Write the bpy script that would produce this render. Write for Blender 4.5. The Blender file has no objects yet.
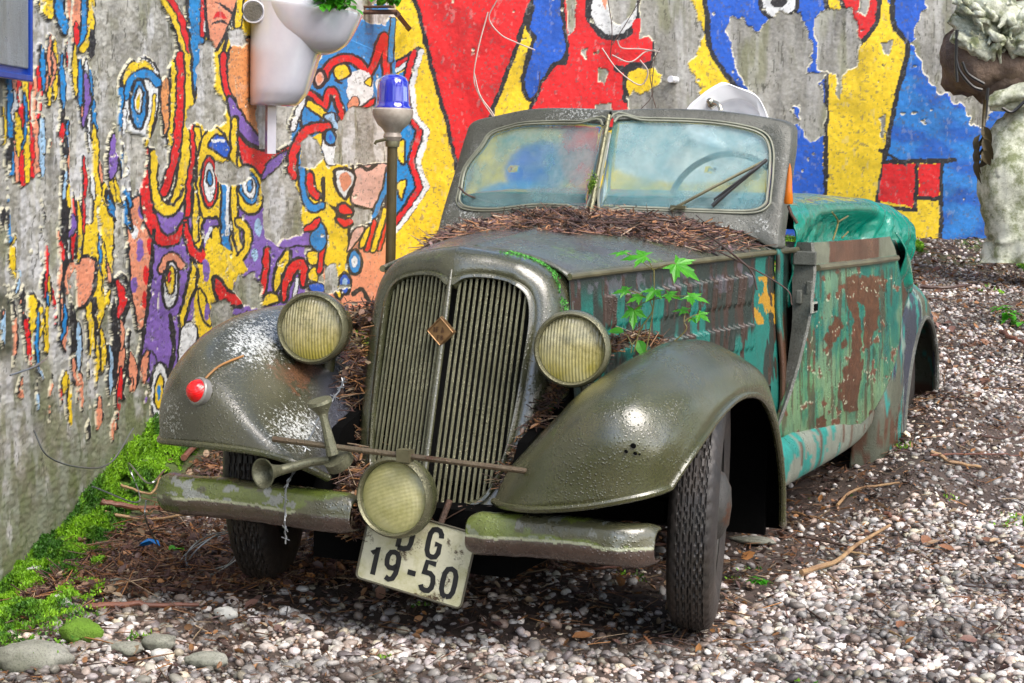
import bpy, math, random
import numpy as np
from mathutils import Vector, Matrix
random.seed(7); RNG = np.random.default_rng(7)
sc = bpy.context.scene
rad = math.radians
# ------------------------------------------------------------------ camera
CAM = np.array([1.91, -4.48, 1.19]); YAW, PITCH, ROLL, FOC = rad(-21.7), rad(-5.2), rad(1.3), 1800.0
def cam_axes():
    cy, sy, cp, sp = math.cos(YAW), math.sin(YAW), math.cos(PITCH), math.sin(PITCH)
    f = np.array([sy*cp, cy*cp, sp]); r = np.array([cy, -sy, 0.0]); u = np.cross(r, f)
    cr, sr = math.cos(ROLL), math.sin(ROLL)
    return np.array([cr*r+sr*u, -sr*r+cr*u, f])
AX = cam_axes()
cd = bpy.data.cameras.new('camera'); cam = bpy.data.objects.new('camera', cd); sc.collection.objects.link(cam)
cd.sensor_width = 36.0; cd.lens = FOC*36.0/1024.0; cd.clip_end = 400
M = Matrix.Identity(4)
for i in range(3):
    M[i][0], M[i][1], M[i][2], M[i][3] = AX[0][i], AX[1][i], -AX[2][i], CAM[i]
cam.matrix_world = M; sc.camera = cam
# ------------------------------------------------------------------ light
SUN_EL, SUN_AZ = rad(50), rad(118)      # high soft light from the right, behind the camera
w = bpy.data.worlds.new('World'); sc.world = w; w.use_nodes = True
sky = w.node_tree.nodes.new('ShaderNodeTexSky'); sky.sky_type = 'NISHITA'; sky.sun_disc = False
sky.sun_elevation = SUN_EL; sky.sun_rotation = SUN_AZ; sky.air_density = 1.0; sky.dust_density = 3.0; sky.ozone_density = 0.6
bg = w.node_tree.nodes['Background']; bg.inputs['Strength'].default_value = 0.10
wt = w.node_tree; wc_ = wt.nodes.new('ShaderNodeTexCoord'); wn = wt.nodes.new('ShaderNodeTexNoise'); wn.inputs['Scale'].default_value = 2.6; wn.inputs['Detail'].default_value = 5
wr = wt.nodes.new('ShaderNodeMapRange'); wr.inputs[1].default_value = .44; wr.inputs[2].default_value = .60; wr.inputs[3].default_value = .30; wr.inputs[4].default_value = 2.4     # unseen cloud patches, added for streaky reflections on the fenders
wm = wt.nodes.new('ShaderNodeMix'); wm.data_type = 'RGBA'; wm.blend_type = 'MULTIPLY'; wm.inputs[0].default_value = 1
wt.links.new(wc_.outputs['Generated'], wn.inputs['Vector']); wt.links.new(wn.outputs['Fac'], wr.inputs[0]); wt.links.new(sky.outputs[0], wm.inputs[6]); wt.links.new(wr.outputs[0], wm.inputs[7]); wt.links.new(wm.outputs[2], bg.inputs['Color'])
sl = bpy.data.lights.new('sun', 'SUN'); sl.energy = 1.5; sl.angle = rad(38); sl.color = (1, .97, .92)
so = bpy.data.objects.new('sun', sl); sc.collection.objects.link(so)
sdir = Vector((math.sin(SUN_AZ)*math.cos(SUN_EL)*-1*-1, math.cos(SUN_AZ)*math.cos(SUN_EL), math.sin(SUN_EL)))
so.rotation_euler = sdir.to_track_quat('Z', 'Y').to_euler(); so.location = (0, 0, 8)
sc.view_settings.view_transform = 'Standard'; sc.view_settings.look = 'None'
sc.view_settings.exposure = 1.05; sc.view_settings.gamma = 1.0
sc.render.engine = 'CYCLES'; sc.render.resolution_x = 1024; sc.render.resolution_y = 683
# ------------------------------------------------------------------ calibration helpers (photo pixel -> real point)
def project(X):
    q = (np.asarray(X, float)-CAM) @ AX.T
    return np.stack([512+FOC*q[..., 0]/q[..., 2], 341.5-FOC*q[..., 1]/q[..., 2]], -1)
def ray(px, py): return np.array([(px-512)/FOC, -(py-341.5)/FOC, 1.0]) @ AX
def onx(px, py, x): d = ray(px, py); return CAM+d*(x-CAM[0])/d[0]
def ony(px, py, y): d = ray(px, py); return CAM+d*(y-CAM[1])/d[1]
def onz(px, py, z): d = ray(px, py); return CAM+d*(z-CAM[2])/d[2]
FH = np.array([math.sin(YAW), math.cos(YAW)]); RH = np.array([math.cos(YAW), -math.sin(YAW)])
def ld(l, d): return CAM[:2]+RH*l+FH*d                       # lateral / depth on the ground plan -> x, y
def to_ld(x, y):
    x = np.asarray(x)-CAM[0]; y = np.asarray(y)-CAM[1]
    return x*RH[0]+y*RH[1], x*FH[0]+y*FH[1]
def atd(px, py, D):
    r = ray(px, py); k = r[0]*FH[0]+r[1]*FH[1]; return CAM+r*(D/k)
WL0, WLK, WALLD = -1.94, 0.094, 12.0                         # left wall: l = WL0 + WLK*d ; back wall: d = WALLD
# ------------------------------------------------------------------ noise (numpy)
_T = np.random.default_rng(3).random((256, 256))
def vnoise(x, y, s=0):
    x = np.asarray(x, float)+s*17.31; y = np.asarray(y, float)+s*9.77
    xi = np.floor(x).astype(int); yi = np.floor(y).astype(int); fx = x-xi; fy = y-yi
    fx = fx*fx*(3-2*fx); fy = fy*fy*(3-2*fy)
    a = _T[xi & 255, yi & 255]; b = _T[(xi+1) & 255, yi & 255]; c = _T[xi & 255, (yi+1) & 255]; d = _T[(xi+1) & 255, (yi+1) & 255]
    return (a*(1-fx)+b*fx)*(1-fy)+(c*(1-fx)+d*fx)*fy
def fbm(x, y, s=0, o=4):
    r = 0; a = .5; t = 0
    for i in range(o):
        r = r+a*vnoise(x*2**i, y*2**i, s+i*3); t += a; a *= .5
    return r/t
def sstep(a, b, x): t = np.clip((np.asarray(x, float)-a)/(b-a), 0, 1); return t*t*(3-2*t)
# ------------------------------------------------------------------ objects
COL = sc.collection
def thing(name, label, cat, loc=(0, 0, 0), group=None):
    o = bpy.data.objects.new(name, None); COL.objects.link(o); o.location = loc; o.empty_display_size = .1
    o['label'] = label; o['category'] = cat
    if group: o['group'] = group
    return o
def tag(o, label, cat, group=None):
    o['label'] = label; o['category'] = cat
    if group: o['group'] = group
    return o
def kind(o, k): o['kind'] = k; return o
def mk(name, V, F, mat=None, parent=None, smooth=True, origin=None, autosmooth=None):
    V = np.asarray(V, float)
    if origin is not None: V = V-np.asarray(origin)
    elif parent is not None: V = V-np.array(parent_world(parent))
    me = bpy.data.meshes.new(name)
    if isinstance(F, np.ndarray):
        n = len(F); k = F.shape[1]
        me.vertices.add(len(V)); me.vertices.foreach_set('co', V.astype(np.float32).ravel())
        me.loops.add(n*k); me.loops.foreach_set('vertex_index', F.astype(np.int32).ravel())
        me.polygons.add(n); me.polygons.foreach_set('loop_start', np.arange(0, n*k, k, dtype=np.int32))
        me.polygons.foreach_set('loop_total', np.full(n, k, dtype=np.int32))
        me.update(calc_edges=True); me.validate()
    else:
        me.from_pydata([tuple(v) for v in V], [], [tuple(int(i) for i in f) for f in F]); me.update()
    if smooth: me.polygons.foreach_set('use_smooth', [True]*len(me.polygons))
    if autosmooth:
        me.set_sharp_from_angle(angle=rad(autosmooth))
    o = bpy.data.objects.new(name, me); COL.objects.link(o)
    if mat: me.materials.append(mat)
    if parent:
        o.parent = parent
        if origin is not None: o.location = Vector(origin)-Vector(parent_world(parent))
    elif origin is not None: o.location = origin
    return o
def parent_world(p):
    v = Vector((0, 0, 0))
    while p: v = v+p.location; p = p.parent
    return v
def setcol(o, C, name='Col'):
    a = o.data.color_attributes.new(name, 'FLOAT_COLOR', 'POINT')
    C = np.asarray(C, np.float32)
    if C.shape[1] == 3: C = np.concatenate([C, np.ones((len(C), 1), np.float32)], 1)
    a.data.foreach_set('color', C.ravel())
def gridf(nu, nv, wrapu=False, wrapv=False):
    u = np.arange(nu if wrapu else nu-1); v = np.arange(nv if wrapv else nv-1)
    U, V = np.meshgrid(u, v, indexing='ij'); U2 = (U+1) % nu; V2 = (V+1) % nv
    return np.stack([U*nv+V, U2*nv+V, U2*nv+V2, U*nv+V2], -1).reshape(-1, 4)
def cr(pts, n, closed=False):
    """Catmull-Rom resample of control points to n samples."""
    P = np.asarray(pts, float); m = len(P)
    if closed: Q = np.vstack([P[-1], P, P[0], P[1]]); segs = m
    else: Q = np.vstack([2*P[0]-P[1], P, 2*P[-1]-P[-2]]); segs = m-1
    t = np.linspace(0, segs, n, endpoint=not closed); i = np.minimum(t.astype(int), segs-1); f = (t-i)[:, None]
    a, b, c, d = Q[i], Q[i+1], Q[i+2], Q[i+3]
    return .5*((2*b)+(c-a)*f+(2*a-5*b+4*c-d)*f**2+(3*b-a-3*c+d)*f**3)
def loft(rails, nu, nv):
    """rails: list of control polylines (same length) -> (nu, nv, 3) array; u along the rail, v across."""
    R = np.stack([cr(r, nu) for r in rails], 0)            # rails, nu, 3
    return np.stack([cr(R[:, i], nv) for i in range(nu)], 0)
def surf(name, G, mat, parent=None, thick=0, flip=False, offset=-1, **k):
    nu, nv = G.shape[:2]; F = gridf(nu, nv)
    if flip: F = F[:, ::-1]
    o = mk(name, G.reshape(-1, 3), F, mat, parent, **k)
    if thick:
        m = o.modifiers.new('thickness', 'SOLIDIFY'); m.thickness = thick; m.offset = offset
    return o
def frames(P):
    P = np.asarray(P, float); T = np.gradient(P, axis=0); T /= np.linalg.norm(T, axis=1)[:, None]+1e-12
    n = np.cross(T[0], [0, 0, 1.0])
    if np.linalg.norm(n) < 1e-3: n = np.cross(T[0], [1.0, 0, 0])
    N = []
    for t in T:
        n = n-t*np.dot(n, t); n /= np.linalg.norm(n)+1e-12; N.append(n)
    N = np.array(N); return T, N, np.cross(T, N)
def tube_vf(P, r, k=8, closed=False):
    P = np.asarray(P, float); T, N, B = frames(P); r = np.broadcast_to(np.asarray(r, float), (len(P),))
    a = np.arange(k)*2*np.pi/k
    V = P[:, None]+r[:, None, None]*(np.cos(a)[None, :, None]*N[:, None]+np.sin(a)[None, :, None]*B[:, None])
    F = gridf(len(P), k, closed, True)
    return V.reshape(-1, 3), F
class MB:
    """collects shapes of one part"""
    def __init__(s): s.V = []; s.F = []; s.n = 0
    def add(s, V, F):
        V = np.asarray(V, float); s.V.append(V)
        s.F += [tuple(int(i)+s.n for i in f) for f in F]; s.n += len(V); return s
    def tube(s, P, r, k=8, caps=True, sm=0):
        if sm: P = cr(P, sm); r = np.interp(np.linspace(0, 1, sm), np.linspace(0, 1, len(np.atleast_1d(r))), np.atleast_1d(r)) if np.ndim(r) else r
        V, F = tube_vf(P, r, k); n = len(P)
        F = [tuple(f) for f in F]
        if caps: F += [tuple(range(k))[::-1], tuple((n-1)*k+i for i in range(k))]
        return s.add(V, F)
    def box(s, c, sx, sy, sz, R=None, bev=0):
        V = np.array([[x, y, z] for x in (-.5, .5) for y in (-.5, .5) for z in (-.5, .5)])*[sx, sy, sz]
        if R is not None: V = V @ np.asarray(R).T
        return s.add(V+np.asarray(c), [(0, 1, 3, 2), (4, 6, 7, 5), (0, 4, 5, 1), (2, 3, 7, 6), (0, 2, 6, 4), (1, 5, 7, 3)])
    def lathe(s, prof, c, axis, k=40, cap=True):
        """prof: (radius, along-axis) pairs"""
        ax = np.asarray(axis, float); ax /= np.linalg.norm(ax)
        a0 = np.cross(ax, [0, 0, 1.0])
        if np.linalg.norm(a0) < 1e-3: a0 = np.array([1.0, 0, 0])
        a0 /= np.linalg.norm(a0); b0 = np.cross(ax, a0); t = np.arange(k)*2*np.pi/k
        P = np.asarray(prof, float)
        V = np.asarray(c)+P[:, None, 1:2]*ax+P[:, None, 0:1]*(np.cos(t)[None, :, None]*a0+np.sin(t)[None, :, None]*b0)
        F = [tuple(f) for f in gridf(len(P), k, False, True)]
        if cap: F += [tuple(range(k))[::-1], tuple((len(P)-1)*k+i for i in range(k))]
        return s.add(V.reshape(-1, 3), F)
    def build(s, name, mat, parent=None, smooth=True, auto=35, origin=None):
        return mk(name, np.concatenate(s.V), s.F, mat, parent, smooth, origin, auto if smooth else None)
def bevel(o, wdt=.004, seg=2):
    m = o.modifiers.new('bevel', 'BEVEL'); m.width = wdt; m.segments = seg; m.limit_method = 'ANGLE'; m.angle_limit = rad(40); return o
# ------------------------------------------------------------------ node helpers
class NT:
    def __init__(s, name):
        s.m = bpy.data.materials.new(name); s.m.use_nodes = True; s.t = s.m.node_tree; s.b = s.t.nodes['Principled BSDF']
        s.out = s.t.nodes['Material Output']; s._oc = None
    def n(s, ty, **kw):
        x = s.t.nodes.new('ShaderNode'+ty)
        for k, v in kw.items(): setattr(x, k, v)
        return x
    def l(s, a, b): s.t.links.new(a, b)
    def co(s):
        if not s._oc: s._oc = s.n('TexCoord').outputs['Object']
        return s._oc
    def mapped(s, sc3):
        m = s.n('Mapping'); m.inputs['Scale'].default_value = sc3; s.l(s.co(), m.inputs[0]); return m.outputs[0]
    def noise(s, scale, detail=4, rough=.6, vec=None, dist=0):
        x = s.n('TexNoise'); x.inputs['Scale'].default_value = scale; x.inputs['Detail'].default_value = detail
        x.inputs['Roughness'].default_value = rough; x.inputs['Distortion'].default_value = dist
        s.l(vec if vec is not None else s.co(), x.inputs['Vector']); return x.outputs['Fac']
    def vor(s, scale, feature='F1', vec=None):
        x = s.n('TexVoronoi'); x.feature = feature; x.inputs['Scale'].default_value = scale
        s.l(vec if vec is not None else s.co(), x.inputs['Vector']); return x.outputs['Distance']
    def rng(s, v, a, b, c=0, d=1, smooth=False):
        x = s.n('MapRange'); x.inputs[1].default_value = a; x.inputs[2].default_value = b; x.inputs[3].default_value = c; x.inputs[4].default_value = d
        if smooth: x.interpolation_type = 'SMOOTHSTEP'
        s.l(v, x.inputs[0]); return x.outputs[0]
    def math(s, op, a, b):
        x = s.n('Math'); x.operation = op
        for i, v in enumerate((a, b)):
            if isinstance(v, (int, float)): x.inputs[i].default_value = v
            else: s.l(v, x.inputs[i])
        return x.outputs[0]
    def mix(s, f, a, b):
        x = s.n('Mix'); x.data_type = 'RGBA'
        for sk, v in ((x.inputs[0], f), (x.inputs[6], a), (x.inputs[7], b)):
            if isinstance(v, (int, float)): sk.default_value = v
            elif isinstance(v, tuple): sk.default_value = (*v, 1)
            else: s.l(v, sk)
        return x.outputs[2]
    def bump(s, h, st=.3, dist=.01, prev=None):
        x = s.n('Bump'); x.inputs['Strength'].default_value = st; x.inputs['Distance'].default_value = dist; s.l(h, x.inputs['Height'])
        if prev is not None: s.l(prev, x.inputs['Normal'])
        return x.outputs[0]
    def attr(s, name='Col'):
        x = s.n('Attribute'); x.attribute_name = name; return x.outputs['Color']
    def set(s, **kw):
        for k, v in kw.items():
            k = k.replace('_', ' ')
            if hasattr(v, 'is_linked') or hasattr(v, 'links'): s.l(v, s.b.inputs[k])
            else: s.b.inputs[k].default_value = (*v, 1) if isinstance(v, tuple) and len(v) == 3 else v
        return s
def paint(name, base, alt, attr_scuff=False, coat=0, dirt=1., rust=(.13, .045, .018), rust_t=None, scuff_t=None, moss_t=None, rough=(.2, .5), streak=False, usecol=False, metal=.0, drops=.55):
    N = NT(name)
    vec = N.mapped((1, 1, .18)) if streak else N.co()
    n1 = N.noise(4 if not streak else 14, 6, .65, vec)
    if usecol:
        base = N.attr(); n2 = N.noise(60, 5, .7, N.mapped((1, 1, .15)) if streak else None)
        c = N.mix(N.rng(n2, .35, .7, 0, .2), base, tuple(alt))
    else:
        c = N.mix(N.rng(n1, .35, .68, 0, 1), tuple(base), tuple(alt))
    if moss_t is not None:
        g = N.n('NewGeometry'); sx = N.n('SeparateXYZ'); N.l(g.outputs['Normal'], sx.inputs[0])
        k = N.math('MULTIPLY', N.rng(N.noise(7, 8, .75), moss_t, moss_t+.1), N.rng(sx.outputs[2], .1, .7))
        c = N.mix(N.math('MULTIPLY', k, .75), c, (.12, .22, .02))
    if rust_t is not None:
        k = N.rng(N.noise(6.5, 9, .72, vec, .3), rust_t, rust_t+.04)
        c = N.mix(k, c, N.mix(N.noise(70, 4), tuple(rust), tuple(v*.35 for v in rust)))
    if scuff_t is not None:
        k = N.math('MULTIPLY', N.rng(N.noise(120, 6, .75), .52, .56), N.rng(N.noise(4.5, 5, .7), scuff_t, scuff_t+.1))
        c = N.mix(k, c, (.5, .52, .5))
    if attr_scuff:
        sp = N.n('SeparateColor'); N.l(N.attr('Mask'), sp.inputs[0]); k = N.rng(N.math('ADD', N.noise(110, 7, .8), N.math('MULTIPLY', sp.outputs[0], .20)), .66, .70)
        c = N.mix(k, c, (.62, .64, .62)); k = N.rng(N.math('ADD', N.noise(14, 8, .75), N.math('MULTIPLY', sp.outputs[1], .30)), .70, .74); c = N.mix(k, c, N.mix(N.noise(50, 5), (.16,.07,.03), (.07,.04,.025)))
        c = N.mix(N.math('MULTIPLY', sp.outputs[2], .8), c, (.05,.055,.085))
    sp_ = N.rng(N.noise(210, 5, .8), .50, .62, 0, .55*dirt); c = N.mix(sp_, c, (.018, .017, .010)); c = N.mix(N.rng(N.noise(3.2, 8, .7), .48, .70, 0, .5*dirt), c, (.022, .022, .012))
    N.set(Base_Color=c, Metallic=metal, Coat_Weight=coat, Coat_Roughness=.07, Coat_IOR=1.9)
    N.set(Roughness=N.rng(N.noise(9, 6, .7), .3, .7, rough[0], rough[1]))
    b1 = N.bump(N.noise(38, 9, .78), .4, .007)
    v = N.rng(N.vor(130), 0, .42, 1, 0, True)
    v = N.math('MULTIPLY', v, N.rng(N.noise(9, 5), .42, .60))
    bb = N.bump(v, drops, .004, b1); N.l(bb, N.b.inputs['Normal'])
    if coat: N.l(N.bump(N.noise(120, 6, .8), .16, .003, N.bump(v, .5, .003)), N.b.inputs['Coat Normal'])
    return N.m
def simple(name, col, rough=.5, metal=0, var=.35, bscale=60, bst=.3, bd=.004, col2=None, nscale=8, **kw):
    N = NT(name); c2 = col2 or tuple(v*(1-var) for v in col)
    N.set(Base_Color=N.mix(N.rng(N.noise(nscale, 6, .65), .35, .65), tuple(col), tuple(c2)), Roughness=rough, Metallic=metal, **kw)
    N.l(N.bump(N.noise(bscale, 5, .65), bst, bd), N.b.inputs['Normal']); return N.m
def colmat(name, rough=.6, bscale=60, bst=.4, bd=.006, nvar=.2, spec=.5):
    N = NT(name); c = N.mix(N.rng(N.noise(40, 6, .7), .35, .7, 0, nvar), N.attr(), (.03, .028, .02))
    N.set(Base_Color=c, Roughness=rough, Specular_IOR_Level=spec); N.l(N.bump(N.noise(bscale, 8, .7), bst, bd), N.b.inputs['Normal']); return N.m
# ------------------------------------------------------------------ painting in python: shapes traced as curves, evaluated on the wall's own vertices
YEL=(.86,.60,.015); RED=(.72,.008,.012); BLU=(.008,.10,.55); SKY_=(.01,.24,.60); PUR=(.22,.12,.46); SAL=(.80,.30,.17); PNK=(.78,.46,.38)
BLK=(.014,.014,.018); WHT=(.78,.80,.80); ORG=(.75,.30,.10); CON=(.38,.365,.31); LBL=(.35,.55,.75)
class Painter:
    def __init__(s, V, warp=1.1, base=CON):
        p = project(V); s.x0 = p[:, 0]; s.y0 = p[:, 1]
        s.x = s.x0+warp*2*(fbm(s.x0/7, s.y0/7, 1)-.5)*1.6; s.y = s.y0+warp*2*(fbm(s.x0/7, s.y0/7, 9)-.5)*1.6
        s.C = np.tile(np.array(base, float), (len(V), 1)); s.paint = np.zeros(len(V))
    def _set(s, idx, col):
        s.C[idx] = col; s.paint[idx] = 1
    def _inpoly(s, pts):
        P = np.asarray(pts, float); lo = P.min(0); hi = P.max(0)
        idx = np.nonzero((s.x >= lo[0]) & (s.x <= hi[0]) & (s.y >= lo[1]) & (s.y <= hi[1]))[0]
        x = s.x[idx]; y = s.y[idx]; ins = np.zeros(len(idx), bool)
        for (ax, ay), (bx, by) in zip(P, np.roll(P, -1, 0)):
            if ay == by: continue
            ins ^= ((ay > y) != (by > y)) & (x < (bx-ax)*(y-ay)/(by-ay)+ax)
        return idx[ins]
    def _near(s, P, w):
        P = np.asarray(P, float); m = max(w)/2 if np.ndim(w) else w/2
        lo = P.min(0)-m; hi = P.max(0)+m
        idx = np.nonzero((s.x >= lo[0]) & (s.x <= hi[0]) & (s.y >= lo[1]) & (s.y <= hi[1]))[0]
        if not len(idx): return idx
        x = s.x[idx]; y = s.y[idx]; best = np.full(len(idx), 1e9)
        W = np.broadcast_to(np.asarray(w, float)/2, (len(P),))
        for i in range(len(P)-1):
            a = P[i]; d = P[i+1]-a; L = d@d+1e-9
            t = np.clip(((x-a[0])*d[0]+(y-a[1])*d[1])/L, 0, 1)
            r = np.hypot(x-a[0]-t*d[0], y-a[1]-t*d[1])-(W[i]+(W[i+1]-W[i])*t); best = np.minimum(best, r)
        return idx[best < 0]
    def P(s, col, pts, o=0, sm=True):
        P = cr(pts, len(pts)*6, True) if sm else np.asarray(pts, float)
        s._set(s._inpoly(P), col)
        if o: s._set(s._near(np.vstack([P, P[:1]]), o), BLK)
    def S(s, col, w, pts, o=0):
        P = cr(pts, max(8, len(pts)*6)) if len(pts) > 2 else np.asarray(pts, float)
        if o: s._set(s._near(P, w+2*o), BLK)
        s._set(s._near(P, w), col)
    def T(s, col, w, pts, o=0):      # tapered stroke
        P = cr(pts, max(8, len(pts)*6)); ww = w*np.sin(np.linspace(.12, np.pi-.12, len(P)))**.7
        if o: s._set(s._near(P, ww+2*o), BLK)
        s._set(s._near(P, ww), col)
    def E(s, col, cx, cy, rx, ry, rot=0, o=0):
        t = np.linspace(0, 2*np.pi, 28, endpoint=False); c, q = math.cos(rad(rot)), math.sin(rad(rot))
        P = np.stack([cx+rx*np.cos(t)*c-ry*np.sin(t)*q, cy+rx*np.cos(t)*q+ry*np.sin(t)*c], 1)
        s.P(col, P, o, False)
    def peel(s, pts, amp=2.2, sm=False):
        """bare concrete where the paint has come off, with a ragged edge"""
        ox, oy = s.x, s.y
        amp *= .6; s.x = s.x0+amp*4*(fbm(s.x0/6, s.y0/9, 21)-.5); s.y = s.y0+amp*4*(fbm(s.x0/6, s.y0/6, 33)-.5)
        P = cr(pts, len(pts)*5, True) if sm else np.asarray(pts, float)
        i = s._inpoly(P); s.paint[i] = 0; s.x, s.y = ox, oy
def mural_left(m):
    P, S, T, E = m.P, m.S, m.T, m.E
    # broad grounds
    P(PUR, [(128,200),(200,228),(195,300),(185,345),(176,420),(140,400),(140,300)])
    P(YEL, [(188,0),(262,0),(262,130),(258,200),(245,300),(215,345),(196,330),(190,200)])
    P(PUR, [(236,200),(262,190),(300,230),(300,320),(262,330),(225,330),(236,260)])
    P(SAL, [(325,245),(388,240),(384,330),(345,330),(328,300)])
    P(YEL, [(290,150),(345,150),(352,200),(348,240),(352,262),(338,300),(322,262),(304,235),(292,190)], 3)
    P(SKY_, [(300,90),(318,60),(345,25),(388,8),(392,130),(350,150),(292,160)])
    # left streaks under the box
    for x, c in ((8,SKY_),(14,SAL),(19,RED),(24,YEL),(30,RED),(34,SAL)): S(c, 5, [(x,80),(x+1,120),(x+2,185-abs(x-20))], 1)
    S(SKY_, 6, [(4,180),(6,240)])
    P(YEL, [(36,0),(56,0),(50,20),(42,14)], 2); P(SKY_, [(52,0),(66,0),(64,35),(56,25)], 2); P(SAL, [(62,0),(80,0),(76,40),(70,62),(68,30)], 3)
    S(SKY_, 6, [(84,0),(82,30),(78,45)], 2); S(YEL, 6, [(90,0),(88,35),(80,50)], 2)
    for x, c, a, b in ((40,SKY_,45,90),(46,YEL,50,105),(52,YEL,40,100),(60,SKY_,55,110),(66,RED,40,70),(72,YEL,45,95),(78,SKY_,60,115),(84,WHT,60,130),(88,SKY_,70,150),(62,BLK,110,300),(92,SKY_,100,160)):
        T(c, 5, [(x,a),(x+1,(a+b)/2),(x+2,b)], 1.5)
    # yellow drip column
    P(YEL, [(90,128),(97,140),(101,190),(112,215),(112,262),(108,300),(98,330),(95,380),(90,392),(87,340),(80,280),(82,230),(92,215)], 2)
    P(SAL, [(64,265),(92,258),(92,285),(84,305),(66,304)], 4); P(YEL, [(20,300),(34,295),(36,330),(32,360),(24,340)], 3)
    S(RED, 4, [(22,310),(27,345),(30,380)], 1.5); S(RED, 4, [(52,285),(52,320),(48,352)], 1.5); S(YEL, 4, [(46,275),(45,350)], 1)
    P(SKY_, [(20,378),(30,372),(30,388),(22,390)], 2); T(SAL, 9, [(72,360),(80,390),(84,410)], 2); T(SAL, 7, [(60,300),(64,340),(68,352)], 2)
    S(BLK, 5, [(92,300),(95,350),(92,400)]); S(SKY_, 3, [(20,395),(21,425)])
    T(SAL, 7, [(118,335),(119,360),(115,385)], 2); T(RED, 7, [(116,280),(122,300),(116,318)], 2); S(BLK, 4, [(105,290),(122,275),(128,300),(118,330)])
    S(BLK, 3, [(128,330),(125,370),(118,410)]); T(SAL, 9, [(146,352),(140,375),(136,398)], 2)
    for x_, a_, b_, c_, w_ in ((10,300,372,SAL,5),(14,390,470,WHT,4),(56,230,300,SAL,5),(70,310,350,BLK,7),(76,322,372,LBL,5),(66,120,190,SKY_,3),(100,330,372,YEL,5),(108,345,395,LBL,4),(112,300,380,BLK,3),(130,352,402,SAL,8),(86,395,440,BLK,3),(97,400,445,YEL,4),(110,400,440,SAL,4),(122,395,432,BLK,3),(150,352,392,PUR,7),(44,380,440,LBL,3),(76,200,262,YEL,4),(70,190,260,RED,3),(40,200,262,SKY_,3),(118,230,262,RED,4)):
        T(c_, w_, [(x_,a_),(x_+2,(a_+b_)/2),(x_+1,b_)], 1.8)
    q = np.random.default_rng(11)
    for i in range(75):
        x_ = q.uniform(0, 132); y_ = q.uniform(85 if x_ < 36 else 10, 420); L_s = q.uniform(16, 62); c_ = (SKY_, YEL, RED, SAL, BLK, YEL, SAL, LBL, PUR, WHT)[q.integers(0, 10)]
        if 112 < x_ and 55 < y_ < 230: continue
        T(c_, q.uniform(2, 6.5), [(x_, y_), (x_+q.uniform(-3, 3), y_+L_s*.5), (x_+q.uniform(-3, 4), y_+L_s)], 1.3)
    # tall pink strip with purple and red dots
    P(SAL, [(126,205),(148,196),(152,230),(150,280),(144,320),(136,330),(130,290),(127,250)], 2)
    for x, y, rx, ry, c in ((141,212,4,8,PUR),(138,250,3.5,12,PUR),(148,245,3,9,RED),(145,275,3,10,RED),(133,285,3,8,PUR),(143,300,3,9,RED),(133,232,3,7,WHT)): E(c, x, y, rx, ry)
    # big eye
    P(WHT, [(119,125),(120,80),(130,62),(145,58),(157,72),(158,100),(150,135),(138,140),(126,132)], 3)
    T(YEL, 7, [(122,88),(128,70),(142,64),(152,70)], 1); S(SKY_, 8, [(124,96),(132,78),(145,74),(156,82)], 1.5)
    E(SKY_, 137, 104, 9, 25, 0, 3); E(WHT, 137, 100, 4.5, 14, 0, 2); E(YEL, 137, 101, 2, 8); S(YEL, 3, [(153,95),(150,125),(142,150)], 1)
    # blue/white bands from the eye
    S(SKY_, 5, [(119,90),(118,130),(122,170),(128,205)], 2); S(WHT, 3, [(123,110),(123,150),(128,190)], 1)
    P(SKY_, [(104,190),(116,208),(124,198),(128,215),(131,232),(120,222),(108,212)], 3); T(PUR, 8, [(112,135),(111,160),(110,178)], 2); T(YEL, 4, [(114,180),(117,195),(119,203)], 1.5)
    # nested U bands
    S(YEL, 10, [(150,-10),(170,8),(182,40),(187,85),(186,140),(180,185),(170,209),(157,203),(150,180),(152,155)], 2.5)
    S(RED, 5, [(165,-8),(178,15),(188,50)], 1.5); S(RED, 7, [(178,55),(179,105),(174,150),(164,192)], 2); S(YEL, 4, [(171,55),(172,100),(168,145)], 2)
    T(RED, 11, [(145,150),(144,190),(150,222),(160,240),(174,238),(184,222)], 2.5)
    S(BLK, 3, [(166,200),(172,204),(182,190)]); P(ORG, [(160,85),(168,80),(168,120),(163,135)], 2)
    # stripes to the right of the U
    P(SKY_, [(186,-5),(204,-5),(202,50),(194,95),(190,60)], 3); S(RED, 4, [(202,-5),(201,35)], 1); S(WHT, 3, [(206,-5),(204,30)])
    P(SAL, [(206,-5),(236,-5),(228,25),(216,48),(208,45)], 3); T(BLK, 3, [(210,25),(220,20),(228,26)]); T(RED, 5, [(212,18),(218,14),(226,18)]); T(BLK, 3, [(214,2),(226,8),(234,16)])
    S(BLK, 4, [(238,-5),(228,30),(222,50)]); S(YEL, 6, [(240,-5),(236,25)], 2)
    P(ORG, [(228,50),(240,38),(262,45),(258,100),(262,130),(250,132),(234,108),(226,78)], 3)
    S(RED, 5, [(222,55),(224,85),(232,105)], 2); T(PUR, 11, [(228,98),(236,118),(250,136),(270,150)], 2.5)
    P(RED, [(233,128),(246,144),(270,152),(288,146),(282,160),(262,174),(248,178),(240,160)], 3); T(PUR, 8, [(262,178),(272,165),(284,152)], 2)
    S(RED, 4, [(190,120),(192,150),(188,180),(186,215)], 2); S(YEL, 5, [(196,130),(198,155),(195,200),(194,240)], 2)
    T(RED, 8, [(184,225),(190,248),(200,258),(206,240)], 2.5)
    # two eyed face
    P(YEL, [(200,140),(216,128),(228,150),(226,200),(214,225),(200,215),(195,180)], 2.5)
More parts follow.
